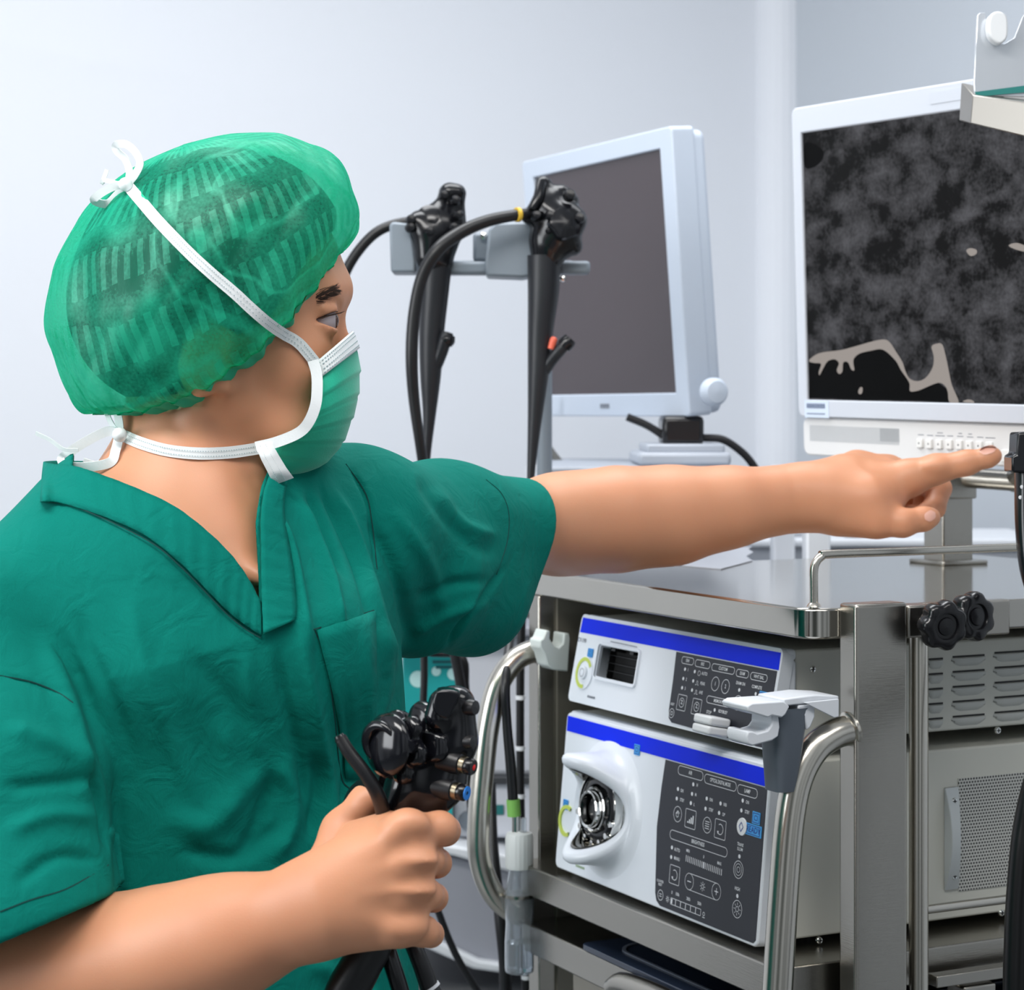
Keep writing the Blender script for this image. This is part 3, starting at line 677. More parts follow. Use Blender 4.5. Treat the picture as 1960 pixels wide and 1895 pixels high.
m = MB(); m.lathe([(.0345, .001), (.0345, .010), (.030, .013), (.0235, .013), (.0235, .003), (.0001, .003)], F2(SU, SV, 0), F2.n, 40); m.build('socket_well', mat('black_gloss', (14, 14, 18), .12), sk)
for r, o in ((.0215, .018), (.0175, .024)):
    m = MB(); m.lathe([(r, .003), (r, o), (r-.0012, o+.0008), (r-.0026, o), (r-.0026, .003)], F2(SU+.004, SV, 0), F2.n, 36); m.build('socket_ring', CHROME, sk)
m = MB(); m.lathe([(.012, .003), (.012, .016), (.009, .018), (.0001, .018)], F2(SU+.004, SV, 0), F2.n, 30); m.build('socket_pin', BLACKP, sk)
m = MB()
for a in np.linspace(.3, 2.9, 7)+PI*0:
    p = F2(SU+math.cos(a)*.033, SV+math.sin(a)*.033, .011); m.lathe([(.003, 0), (.003, .004), (.0001, .0045)], p, F2.n, 10)
m.build('contact_pin', CHROME, sk)
# side grille, grab strip, screws
def side2(b, h, out=0): return Q(.061, b, h)+SN*out
def sp2(px, py): 
    p = ray_plane(px, py, Q(.061, 0, 0), UU)-C0; return np.dot(p, VV), -p[2]
b0, h0 = sp2(1834, 1490); b1, h1 = sp2(1834, 1706)
gm = bpy.data.materials.new('perforated_sheet'); gm.use_nodes = True; nt = gm.node_tree; bs = nt.nodes['Principled BSDF']; bs.inputs['Roughness'].default_value = .45
tc = nt.nodes.new('ShaderNodeUVMap'); sx = nt.nodes.new('ShaderNodeSeparateXYZ'); nt.links.new(tc.outputs[0], sx.inputs[0])
def M_(op, a, b=None):
    n_ = nt.nodes.new('ShaderNodeMath'); n_.operation = op
    for i, x in enumerate((a, b)):
        if x is None: continue
        if isinstance(x, (int, float)): n_.inputs[i].default_value = x
        else: nt.links.new(x, n_.inputs[i])
    return n_.outputs[0]
ry = M_('MULTIPLY', sx.outputs[1], 1/.0029); row = M_('FLOOR', ry); rx = M_('ADD', M_('MULTIPLY', sx.outputs[0], 1/.0031), M_('MULTIPLY', M_('MODULO', row, 2.0), .5))
fx = M_('SUBTRACT', M_('FRACT', rx), .5); fy = M_('SUBTRACT', M_('FRACT', ry), .5)
dd = M_('SQRT', M_('ADD', M_('MULTIPLY', fx, fx), M_('MULTIPLY', fy, fy))); msk = M_('LESS_THAN', dd, .33)
mx = nt.nodes.new('ShaderNodeMix'); mx.data_type = 'RGBA'; mx.inputs['A'].default_value = srgb(196, 197, 192); mx.inputs['B'].default_value = srgb(48, 48, 48)
nt.links.new(msk, mx.inputs['Factor']); nt.links.new(mx.outputs['Result'], bs.inputs['Base Color'])
m = MB(); L = .36; m.hexa([side2(b0, h1, 0), side2(b0, h1, .0008), side2(b0+L, h1, .0008), side2(b0+L, h1, 0), side2(b0, h0, 0), side2(b0, h0, .0008), side2(b0+L, h0, .0008), side2(b0+L, h0, 0)])
me = m.mesh(); uvl = me.uv_layers.new(name='UVMap')
for lo in me.loops:
    p = np.array(me.vertices[lo.vertex_index].co)-C0; uvl.data[lo.index].uv = (np.dot(p, VV), -p[2])
link('grille', me, gm, ls, smooth=0)
b0, h0 = sp2(1807, 1508); b1, h1 = sp2(1833, 1700)
m = MB(); prof = [(0, 0), (.15, .002), (.5, .0075), (.85, .002), (1, 0)]
rows = [[side2(b0, h0+(h1-h0)*t, 0), side2(b0, h0+(h1-h0)*t, .002+o), side2(b0+(b1-b0)*(1-.35*math.sin(PI*t)), h0+(h1-h0)*t, .002+o), side2(b0+(b1-b0)*(1-.35*math.sin(PI*t)), h0+(h1-h0)*t, 0)] for t, o in [(k/16, .010*math.sin(PI*k/16)) for k in range(17)]]
m.grid(rows, closed=True); gs = m.build('grab_strip', mat('grab_strip_grey', (188, 194, 196), .35), ls, bevel=.0008)
for py in (1532, 1675):
    b, h = sp2(1820, py); screw(side2(b, h, .0045), SN, gs)
b, h = sp2(1568, 1800); screw(side2(b, h), SN, ls); b, h = sp2(1917, 1747); screw(side2(b, h), SN, ls)
for a_, b_ in ((.1, .06), (.38, .06), (.1, .48), (.38, .48)):
    m = MB(); m.lathe([(.011, 0), (.011, .0085)], Q(a_, b_, .4572), (0, 0, 1), 16); m.build('rubber_foot', BLACKR, ls)

# memory stick in the upper unit
us = thing('memory_stick', 'small white memory stick plugged into the dark panel of the upper unit', 'memory stick', F1(*F1.uv(1300, 1010), .01))
u, v = F1.uv(1330, 1005)
m = MB(); m.box(F1(u-.006, v-.006, .003), F1.eu*.028, F1.ev*.0078, F1.n*.022); m.build('shell', WHITEP, us, bevel=.0022, seg=3)
m = MB(); m.box(F1(u-.006, v+.0024, .003), F1.eu*.028, F1.ev*.0078, F1.n*.022); m.build('shell', WHITEP, us, bevel=.0022, seg=3)
m = MB(); m.box(F1(u-.002, v-.001, .0006), F1.eu*.016, F1.ev*.006, F1.n*.003); m.build('connector', CHROME, us)

# ---- white hook bracket with grey cup on the front post
hk = thing('scope_holder', 'white plastic hook bracket with a tapered dark grey cup on the near cart post', 'holder', Q(-.012, .0, .32))
def hp(px, py, a=-.012): return ray_plane(px, py, Q(a, 0, 0), UU)
WP2 = mat('white_bracket_plastic', (214, 218, 224), .35)
def slab(pts, a0, a1, name, M_, par, bev=.0012):
    m_ = MB(); m_.prism([hp(x, y, a0) for x, y in pts], UU*(a1-a0)); return m_.build(name, M_, par, bevel=bev, smooth=35)
slab([(1500, 1338), (1560, 1330), (1606, 1332), (1606, 1342), (1560, 1346), (1500, 1352)], -.026, .012, 'arm', WP2, hk)
m = MB(); m.prism([hp(x, y, -.03) for x, y in ((1540, 1345), (1606, 1338), (1606, 1372), (1597, 1374))], UU*.003); m.build('gusset', WP2, hk, bevel=.0006)
slab([(1430, 1352), (1440, 1346), (1500, 1342), (1512, 1352), (1504, 1368), (1497, 1374), (1478, 1370), (1470, 1374), (1432, 1362)], -.032, .006, 'hook_head', WP2, hk)
slab([(1478, 1366), (1490, 1366), (1493, 1392), (1490, 1410), (1478, 1418), (1440, 1428), (1432, 1424), (1429, 1410), (1432, 1400), (1442, 1400), (1450, 1404), (1470, 1398), (1477, 1388)], -.028, .002, 'hook', WP2, hk)
m = MB(); rows = []
c0 = hp(1500, 1352, -.010); c1 = hp(1494, 1512, -.010); e1 = VV; e2 = UU
for t, w1, w2 in ((0, .0175, .0175), (.03, .0168, .0168), (1, .0098, .012)):
    c = c0+(c1-c0)*t; rows.append([c+e1*w1*x+e2*w2*y for x, y in [(math.copysign(abs(math.cos(q))**.5, math.cos(q)), math.copysign(abs(math.sin(q))**.5, math.sin(q))) for q in np.linspace(0, 2*PI, 33)[:-1]]])
inner = [[p*.0+c0+(c1-c0)*t+e1*(w1-.0016)*x+e2*(w2-.0016)*y for x, y in [(math.copysign(abs(math.cos(q))**.5, math.cos(q)), math.copysign(abs(math.sin(q))**.5, math.sin(q))) for q in np.linspace(0, 2*PI, 33)[:-1]]] for p in (A(0, 0, 0),) for t, w1, w2 in ((.95, .0100, .012), (0, .0175, .0175))]
m.grid(rows[::1]+inner, closed=True); k = len(m.v); m.f += [tuple(range(64, 96)), tuple(range(96, 128))]; m.build('cup', DGREY, hk, smooth=50)
slab([(1528, 1350), (1560, 1348), (1560, 1372), (1552, 1392), (1545, 1398), (1540, 1372), (1528, 1366)], -.026, -.006, 'side_clip', WP2, hk)

# ---- white hook bracket at the far post
hk2 = thing('hook_bracket', 'white U-shaped plastic hook at the top of the far cart handle', 'hook', Q(.494, -.01, .24))
def slab2(pts, a0, a1, name, M_, par, bev=.0015):
    m_ = MB(); m_.prism([ray_plane(x, y, Q(a0, 0, 0), UU) for x, y in pts], UU*(a1-a0)); return m_.build(name, M_, par, bevel=bev, smooth=35)
slab2([(1034, 1226), (1040, 1222), (1046, 1206), (1054, 1208), (1053, 1222), (1060, 1236), (1070, 1240), (1078, 1232), (1080, 1212), (1090, 1212), (1092, 1222), (1088, 1286), (1058, 1282), (1048, 1274), (1042, 1252), (1034, 1240)], .452, .476, 'hook', mat('offwhite_hook', (205, 212, 208), .4), hk2)

# ============================================================ monitors
def square_up(TL, TR, px, py):      # depth of the corner that makes the frame rectangular
    e = TR-TL; o = A(0, 0, CH); d = P(px, py, 1.0)-o; t = np.dot(TL-o, e)/np.dot(d, e); return o+d*t
class Plane:
    def __init__(s, TL, TR, BL, sc=1, ox=0, oy=0):
        s.O = TL; s.eu = unit(TR-TL); v = BL-TL; s.ev = unit(v-s.eu*np.dot(v, s.eu)); s.n = unit(np.cross(s.eu, s.ev))
        if np.dot(s.n, s.O-A(0, 0, CH)) > 0: s.n = -s.n
        s.sc, s.ox, s.oy = sc, ox, oy
    def __call__(s, u, v, out=0): return s.O+s.eu*u+s.ev*v+s.n*out
    def uv(s, px, py): p = ray_plane(s.ox+px/s.sc, s.oy+py/s.sc, s.O, s.n)-s.O; return np.dot(p, s.eu), np.dot(p, s.ev)
def frame_plate(F, out_, inn, o0, o1):
    m_ = MB(); k_ = len(out_); V = [F(u, v, o) for o in (o0, o1) for R_ in (out_, inn) for u, v in R_]; Fq = []
    for i in range(k_):
        j = (i+1) % k_; Fq += [(i, j, j+k_, i+k_), (i+2*k_, j+2*k_, j+3*k_, i+3*k_), (i, j, j+2*k_, i+2*k_), (i+k_, j+k_, j+3*k_, i+3*k_)]
    m_.add(V, Fq); return m_
MW = mat('monitor_white', (200, 205, 214), .4)
# ---- right monitor with the grey scan
a_, b_ = P(1535, 255, 2.38), P(1960, 192.5, 2.085); MR = Plane(a_, b_, square_up(a_, b_, 1547, 765)); print('MR', square_up(a_, b_, 1547, 765), a_)
SW, SH = .376, MR.uv(1547, 765)[1]
mon = thing('medical_monitor', 'large white monitor showing a grey scan, being touched by the finger', 'monitor', MR(.19, .38, -.1))
uL = MR.uv(1524, 500)[0]; vT = MR.uv(1700, 178)[1]; vS = MR.uv(1700, 803)[1]; vB = MR.uv(1600, 875)[1]
m = frame_plate(MR, rrect(uL, SW-uL, vT, vS, .008, 5), rrect(0, SW, 0, SH, .0005, 5), 0.002, -.05); fb = m.build('front_frame', MW, mon, bevel=.0015, smooth=30)
m = MB(); m.prism([MR(u, v, -.012) for u, v in rrect(uL+.003, SW-uL-.003, vT+.003, vS-.001, .008)], -MR.n*.05); m.build('back_cover', MW, mon, bevel=.004, smooth=30)
m = MB(); m.prism([MR(u, v, -.003) for u, v in rrect(uL+.001, SW-uL-.001, vS+.0008, vB, .010, 5)], -MR.n*.045); lp = m.build('button_bar', mat('monitor_warm_white', (222, 222, 222), .4), mon, bevel=.002, smooth=30)
m = MB(); m.prism([MR(u, v, .0028) for u, v in ((.30, vT+.006), (.318, vT+.006), (.318, vT+.008), (.30, vT+.008))], MR.n*.0004); 
u, v = MR.uv(1780, 180); m = MB(); m.prism([MR(a, b, .0005) for a, b in rrect(u, u+.11, v-.001, v+.011, .004)], MR.n*.0021); m.build('top_slot', mat('monitor_slot', (198, 203, 212), .4), fb, smooth=30)
# scan picture
sm = bpy.data.materials.new('scan_picture'); sm.use_nodes = True; nt = sm.node_tree; bs = nt.nodes['Principled BSDF']; bs.inputs['Roughness'].default_value = .4; bs.inputs['Specular IOR Level'].default_value = .08
bs.inputs['Base Color'].default_value = (.004, .004, .004, 1)
tc = nt.nodes.new('ShaderNodeUVMap')
def N_(t, **k):
    n_ = nt.nodes.new(t)
    for a, b in k.items(): n_.inputs[a].default_value = b
    return n_
mp = N_('ShaderNodeMapping'); mp.inputs['Scale'].default_value = (1, 1.5, 1); nt.links.new(tc.outputs[0], mp.inputs[0])
n1 = N_('ShaderNodeTexNoise', Scale=18, Detail=3, Roughness=.5, Distortion=.5); nt.links.new(mp.outputs[0], n1.inputs['Vector'])
n2 = N_('ShaderNodeTexNoise', Scale=260, Detail=3); nt.links.new(tc.outputs[0], n2.inputs['Vector'])
n3 = N_('ShaderNodeTexNoise', Scale=55, Detail=3, Distortion=.3); nt.links.new(tc.outputs[0], n3.inputs['Vector'])
wv = N_('ShaderNodeTexWave', Scale=5, Distortion=9, Detail=2, **{'Detail Scale': 1.2}); wv.wave_type = 'RINGS'
mp2 = N_('ShaderNodeMapping'); mp2.inputs['Location'].default_value = (-.27, .17, 0); nt.links.new(tc.outputs[0], mp2.inputs[0]); nt.links.new(mp2.outputs[0], wv.inputs['Vector'])
a1 = M_('MULTIPLY', n1.outputs['Fac'], 1.0); a2 = M_('ADD', a1, M_('MULTIPLY', n2.outputs['Fac'], .40)); a3 = M_('ADD', a2, M_('MULTIPLY', wv.outputs['Fac'], .10)); a3 = M_('ADD', a3, M_('MULTIPLY', n3.outputs['Fac'], .5))
cr = nt.nodes.new('ShaderNodeValToRGB'); nt.links.new(a3, cr.inputs[0]); e = cr.color_ramp.elements
nt.nodes.remove(cr); 
mr_ = nt.nodes.new('ShaderNodeMapRange'); mr_.inputs['From Min'].default_value = .86; mr_.inputs['From Max'].default_value = 1.26; mr_.inputs['To Min'].default_value = .001; mr_.inputs['To Max'].default_value = .066
nt.links.new(a3, mr_.inputs[0]); cm = nt.nodes.new('ShaderNodeCombineColor'); 
for i in range(2): nt.links.new(mr_.outputs[0], cm.inputs[i])
nt.links.new(M_('MULTIPLY', mr_.outputs[0], 1.1), cm.inputs[2])
nt.links.new(cm.outputs[0], bs.inputs['Emission Color']); bs.inputs['Emission Strength'].default_value = 1.0
m = MB(); m.add([MR(0, 0, -.001), MR(SW, 0, -.001), MR(SW, SH, -.001), MR(0, SH, -.001), MR(0, 0, -.009), MR(SW, 0, -.009), MR(SW, SH, -.009), MR(0, SH, -.009)], [(0, 1, 2, 3), (4, 5, 6, 7), (0, 1, 5, 4), (1, 2, 6, 5), (2, 3, 7, 6), (3, 0, 4, 7)])
me = m.mesh(); uvl = me.uv_layers.new(name='UVMap')
for lo in me.loops:
    p = np.array(me.vertices[lo.vertex_index].co)-MR.O; uvl.data[lo.index].uv = (np.dot(p, MR.eu), np.dot(p, MR.ev))
scr = link('screen', me, sm, mon, smooth=0)
BLK = mat('scan_black', (0, 0, 0), .5, Specular_IOR_Level=.08)
BONE = mat('scan_bone', (10, 10, 10), .5, Specular_IOR_Level=.08, Emission_Color=srgb(172, 164, 158), Emission_Strength=.62)
Z2 = lambda pts: [(1460+x/3.79, 500+y/3.79) for x, y in pts]
def smoothpoly(pts, n=4):
    p = [A(*q) for q in pts]; p = [p[-1]]+p+[p[0], p[1]]; out = []
    for i in range(1, len(p)-2):
        for k_ in range(n):
            t = k_/n; a, b, c, d = p[i-1:i+3]; out.append(.5*(2*b+(c-a)*t+(2*a-5*b+4*c-d)*t*t+(3*b-a-3*c+d)*t**3))
    return out
def scr_poly(pts, out, M_, name, sm_=True):
    q = smoothpoly(pts) if sm_ else pts
    from mathutils.geometry import tessellate_polygon
    uv_ = [MR.uv(x, y) for x, y in q]; tri = tessellate_polygon([[Vector((a_, b_, 0)) for a_, b_ in uv_]])
    me_ = bpy.data.meshes.new('m'); me_.from_pydata([tuple(MR(a_, b_, out)) for a_, b_ in uv_], [], [tuple(t) for t in tri])
    return link(name, me_, M_, scr, smooth=0)
scr_poly(Z2([(335, 735), (410, 740), (450, 720), (560, 700), (660, 690), (720, 650), (870, 635), (960, 690), (1020, 800), (1062, 870), (1066, 942), (1120, 938), (1270, 880), (1335, 930), (1352, 1020), (332, 994)]), .0003-.001, BLK, 'scan_shadow', False)
scr_poly([(1539, 275), (1560, 277), (1575, 290), (1573, 305), (1560, 318), (1540, 320)], .0003-.001, BLK, 'scan_shadow')
scr_poly(Z2([(332, 722), (380, 680), (440, 660), (560, 645), (660, 620), (800, 580), (880, 568), (920, 590), (960, 650), (1010, 730), (1030, 790), (1062, 850), (1120, 870), (1180, 845), (1230, 770), (1238, 690), (1222, 620), (1260, 598), (1300, 605), (1325, 690), (1348, 800), (1370, 900), (1420, 1026), (1352, 1022), (1340, 950), (1320, 905), (1270, 882), (1160, 925), (1120, 940), (1066, 942), (1060, 880), (1000, 790), (960, 720), (870, 642), (780, 650), (700, 670), (660, 705), (655, 740), (662, 790), (640, 785), (620, 740), (600, 728), (580, 740), (575, 800), (552, 818), (535, 790), (550, 740), (520, 712), (470, 725), (440, 770), (410, 826), (405, 800), (420, 745), (370, 738)]), .0006-.001, BONE, 'scan_bone')
scr_poly(Z2([(690, 945), (705, 915), (722, 920), (718, 955), (700, 965)]), .0006-.001, BONE, 'scan_bone')
scr_poly([(1849, 480), (1856, 475), (1868, 478), (1868, 486), (1857, 490)], .0006-.001, BONE, 'scan_bone')
scr_poly([(1930, 470), (1945, 465), (1964, 472), (1966, 482), (1945, 478)], .0006-.001, BONE, 'scan_bone')
scr_poly(Z2([(1450, 1020), (1480, 1004), (1515, 1008), (1530, 1028)]), .0006-.001, BONE, 'scan_bone')
# speaker lines, keys and print on the lower bar
m = MB(); ua, va = MR.uv(*Z2([(325, 1172)])[0]); ue, ve = MR.uv(*Z2([(975, 1390)])[0])
for i in range(13):
    v = va+(ve-.012-va)*i/12+.003; m.box(MR(ua, v, -.0030), MR.eu*(ue-ua), MR.ev*.0006, MR.n*.0003)
for i in range(26):
    u = ue-.03+i*.0012; m.box(MR(u, va+.003, -.0030), MR.eu*.0005, MR.ev*(ve-va-.014), MR.n*.0003)
m.build('speaker_grille', mat('speaker_groove', (172, 176, 180), .6), lp, smooth=0)
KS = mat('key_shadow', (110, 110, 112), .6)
for x, y in ((1133, 1320), (1200, 1325), (1272, 1328), (1345, 1330), (1418, 1333), (1490, 1338), (1563, 1340), (1637, 1345), (1825, 1357), (1757, 1412)):
    u, v = MR.uv(*Z2([(x, y)])[0]); hw = .0042 if x != 1757 else .0055; hv = .0048 if x != 1757 else .0062
    m = MB(); m.box(MR(u-hw, v-hv, -.0032), MR.eu*hw*2, MR.ev*hv*2, MR.n*.0034); k = m.build('key', mat('monitor_key', (232, 232, 230), .35), lp, bevel=.0007)
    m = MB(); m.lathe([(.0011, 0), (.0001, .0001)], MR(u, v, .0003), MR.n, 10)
    m.box(MR(u-hw*1.05, v+hv*.95, -.0031), MR.eu*hw*2.1, MR.ev*.0006, MR.n*.0006)  # grey strip painting the shade along the key's lower edge
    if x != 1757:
        m.build('key_mark_shade', KS, k, smooth=0)
        m = MB(); w = .0045 if x not in (1272, 1637) else .007; m.box(MR(u-w, v-hv-.0042, -.0030), MR.eu*w*2, MR.ev*.0008, MR.n*.0002)
        if x in (1272, 1418, 1490): m.box(MR(u-w*.6, v-hv-.0072, -.0030), MR.eu*w*1.2, MR.ev*.0008, MR.n*.0002)
        m.build('key_legend', INKG, lp, smooth=0)
u, v = MR.uv(*Z2([(395, 1075)])[0]); m = MB(); m.box(MR(u-.019, v-.010, .0021), MR.eu*.042, MR.ev*.019, MR.n*.0004); st = m.build('sticker', mat('sticker_blue', (208, 220, 236), .4), fb, smooth=0)
m = MB()
for i in range(9): m.box(MR(u-.015+i*.0036, v-.0066, .0026), MR.eu*.0026, MR.ev*.0052, MR.n*.0002)
for i in range(14): m.box(MR(u-.015+i*.0023, v+.0040, .0026), MR.eu*.0014, MR.ev*.0014, MR.n*.0002)
m.build('sticker_print', mat('sticker_ink', (92, 104, 132), .5), st, smooth=0)
m = MB(); p = MR(.25, SH*.75, -.062); m.box(p, MR.eu*.10, MR.ev*.10, -MR.n*.03); m.build('mount_plate', STEEL, mon, bevel=.002)
m = MB(); m.tube([MR(.26, SH*.75+.05, -.08), MR(.26, SH+.07, -.085), P(1940, 920, 2.26)], .013, 16); m.build('mount_neck', STEEL, mon)

# ---- left monitor, seen steeply from its right side
a_, b_ = P(1022, 340, 2.95), P(1265, 285, 2.63); ML = Plane(a_, b_, square_up(a_, b_, 1050, 757)); print('ML', square_up(a_, b_, 1050, 757), a_)
lm = thing('desktop_monitor', 'pale grey monitor with dark blank screen turned sideways on the rear trolley', 'monitor', P(1310, 900, 2.7))
LW = ML.uv(1265, 285)[0]; LH = ML.uv(1288, 752)[1]
x0 = ML.uv(1003, 340)[0]; x1 = ML.uv(1290, 285)[0]; y0 = ML.uv(1265, 246)[1]; y1 = ML.uv(1288, 797)[1]
LMW = mat('monitor_blue_white', (192, 202, 216), .45)
m = frame_plate(ML, rrect(x0, x1, y0, y1, .006, 4), rrect(0, LW, 0, LH, .0005, 4), .002, -.03); m.build('front_frame', LMW, lm, bevel=.002, smooth=30)
m = MB(); m.prism([ML(u, v, -.012) for u, v in rrect(x0+.004, x1-.001, y0+.004, y1-.002, .012, 4)], -ML.n*.034); m.build('back_cover', LMW, lm, bevel=.006, seg=3, smooth=30)
m = MB(); m.prism([ML(u, v, -.003) for u, v in ((0, 0), (LW, 0), (LW, LH), (0, LH))], -ML.n*.006); m.build('screen', mat('dark_screen', (62, 52, 57), .35), lm, smooth=0)
sd = unit(P(1362, 748, 2.6)-P(1335, 748, 2.6)); m = MB(); c = P(1364, 750, 2.585); m.lathe([(.017, 0), (.017, .008), (.013, .014), (.0001, .016)], c+A(0, .004, 0), unit(A(.35, -.93, 0)), 28); m.build('side_knob', LMW, lm)
u, v = ML.uv(1160, 777); m = MB()
for i in range(5): m.box(ML(u-.012+i*.0052, v-.003, .0021), ML.eu*.004, ML.ev*.006, ML.n*.0004)
m.build('maker_mark', INKG, lm, smooth=0)
def pbox(px0, px1, py0, py1, Z, d, name, M_, par, bev=.003):    # upright box: front face at depth Z, thickness d
    a = P(px0, py1, Z); b = P(px1, py0, Z); return MB().wbox(a[0], b[0], Z, Z+d, a[2], b[2]).build(name, M_, par, bevel=bev)
ZB = 2.62
pbox(1268, 1348, 796, 852, ZB, .08, 'stand_neck', BLACKP, lm, .006)
GB = mat('stand_grey', (170, 176, 186), .45)
pbox(1238, 1388, 850, 868, ZB-.03, .16, 'stand_base', GB, lm); pbox(1222, 1400, 866, 892, ZB-.05, .2, 'stand_base', GB, lm, .005)
for pts in ([(1200, 798), (1240, 815), (1275, 838), (1290, 850)], [(1345, 838), (1385, 842), (1425, 870), (1452, 905)]):
    m = MB(); m.tube(spline([P(x, y, ZB+.02) for x, y in pts], 6), .005, 10); m.build('cable', BLACKR, lm)

# ============================================================ rear trolley and what stands on it
rt = thing('rear_trolley', 'white medical trolley with grey shelves behind the person, below the hanging scopes', 'trolley', (-.05, 2.75, 0))
TW = mat('trolley_white', (226, 229, 234), .45); TG = mat('trolley_grey', (158, 160, 170), .5); TB = mat('trolley_dark', (58, 60, 64), .6)
def zof(py, Z): return CH-(py-HY)/FP*Z
def ppoly(pts, Z, d, name, M_, par, bev=.004):
    m_ = MB(); m_.prism([P(x, y, Z) for x, y in pts], (0, d, 0)); return m_.build(name, M_, par, bevel=bev, smooth=35)
MB().wbox(.04, .27, 2.55, 3.0, zof(905, 2.6)-.03, zof(892, 2.57)).build('top_shelf', GB, rt, bevel=.004)
MB().wbox(.36, .39, 2.95, 2.99, .1, zof(905, 2.6)).build('post', TW, rt, bevel=.003); MB().wbox(.02, .05, 2.95, 2.99, .1, zof(905, 2.6)).build('post', TW, rt, bevel=.003)
MB().wbox(-.16, .40, 2.6, 3.0, zof(1200, 2.6)-.012, zof(1200, 2.6)).build('shelf', TG, rt, bevel=.003)
MB().wbox(.36, .39, 2.62, 2.66, .1, zof(905, 2.6)).build('post', TW, rt, bevel=.003)
MB().wbox(-.17, -.14, 2.95, 2.99, .1, zof(1200, 2.6)).build('post', TW, rt, bevel=.003)
MB().wbox(-.16, .40, 2.98, 3.0, zof(1640, 2.6), zof(1130, 2.6)).build('back_panel', TW, rt)
# lower tray with a white rim and a grey body narrowing downwards
ppoly([(770, 1602), (1040, 1648), (1040, 1672), (980, 1672), (870, 1640), (770, 1622)], 2.58, .42, 'tray_rim', TW, rt)
ppoly([(780, 1626), (872, 1642), (980, 1670), (1040, 1674), (1040, 1856), (962, 1856), (915, 1848), (780, 1790)], 2.60, .40, 'drawer_body', TG, rt)
ppoly([(780, 1772), (820, 1792), (915, 1838), (965, 1846), (1040, 1846), (1040, 1864), (958, 1864), (905, 1856), (780, 1800)], 2.585, .02, 'drawer_lip', TW, rt)
MB().wbox(-.15, .38, 2.62, 2.98, .10, zof(1862, 2.6)-.02).build('base', TB, rt, bevel=.01)
for x in (-.1, .33):
    for y in (2.68, 2.92):
        m = MB(); m.lathe([(.04, -.012), (.048, -.008), (.048, .008), (.04, .012)], (x, y, .05), (1, 0, 0), 20); m.build('caster', BLACKR, rt)
def sbox(px0, px1, py0, py1, Z, d, name, label, cat, M_, group=None, bev=.006):
    a = P(px0, py1, Z); b = P(px1, py0, Z); o = MB().wbox(a[0], b[0], Z, Z+d, a[2], b[2]).build(name, M_, None, bevel=bev)
    return tag(o, label, cat, group)
MB().wbox(-.155, .39, 2.62, 2.98, zof(1488, 2.62)-.008, zof(1488, 2.62)).build('shelf', TB, rt, bevel=.001)
wb = thing('white_unit', 'blank white box standing on the dark middle shelf of the rear trolley', 'box', P(950, 1487, 2.64))
pbox(884, 1030, 1212, 1486, 2.64, .25, 'housing', mat('unit_white', (214, 217, 226), .4), wb, .008)
ppoly([(884, 1212), (905, 1200), (1030, 1200), (1030, 1212)], 2.66, .2, 'lid', TG, wb)
w2 = thing('white_unit', 'low white box with a small teal mark under the dark middle shelf', 'box', P(950, 1600, 2.62))
a = P(868, 1608, 2.62); b = P(1030, 1496, 2.62); MB().wbox(a[0], b[0], 2.63, 2.9, a[2], b[2]).build('housing', mat('unit_white'), w2, bevel=.006)
pbox(942, 964, 1541, 1560, 2.628, .003, 'teal_mark', mat('teal_print', (40, 120, 120), .5), w2, .0005)
m = MB(); m.lathe([(.012, 0), (.011, .006), (.0001, .007)], P(896, 1570, 2.63), (0, -1, 0), 20); m.build('knob', GREYP, w2)
ct = thing('glove_box', 'teal carton with white print on the upper part of the rear trolley', 'box', P(820, 1488, 2.7))
pbox(770, 882, 1255, 1486, 2.68, .12, 'carton', TEALC, ct, .002)
m = MB()
for x, y, r in ((800, 1300, 16), (835, 1285, 9), (868, 1290, 12), (845, 1330, 8)): m.lathe([(r*.00065, 0), (.0001, .0004)], P(x, y, 2.6795), (0, -1, 0), 16)
m.build('printed_marking', mat('carton_print', (190, 230, 228), .5), ct)
m = MB()
for x, y, w in ((850, 1270, 22), (850, 1280, 16)): a = P(x-w, y, 2.6795); m.box(a, (w*2*.00065, 0, 0), (0, -.0003, 0), (0, 0, .004))
m.build('printed_text', mat('carton_ink', (20, 90, 95), .5), ct, smooth=0)
tc_ = thing('supply_box', 'white and teal supply box beside the held scope valves, on the lower tray', 'box', P(850, 1620, 2.62))
pbox(800, 866, 1480, 1610, 2.61, .1, 'carton', mat('supply_white', (222, 230, 234), .5), tc_, .002)
ppoly([(830, 1500), (866, 1480), (866, 1560), (840, 1580)], 2.6085, .002, 'teal_band', TEALC, tc_, .0003)
g = thing('metal_basin', 'small shiny metal basin on the upper shelf of the rear trolley', 'basin', P(960, 1199, 2.72))
m = MB(); m.lathe([(.035, 0), (.046, .004), (.052, .035), (.056, .037), (.052, .033), (.044, .008), (.0001, .006)], P(955, 1199, 2.75)+A(0, 0, .0015), (0, 0, 1), 36); m.build('bowl', STEEL, g)
sbox(900, 1010, 1112, 1160, 2.85, .1, 'grey_case', 'dull grey case behind the metal basin on the rear trolley shelf', 'case', TG)
bpy.data.objects['grey_case'].location = (0, 0, P(0, 1160, 2.85)[2]*-1+zof(1200, 2.6)+.0005)

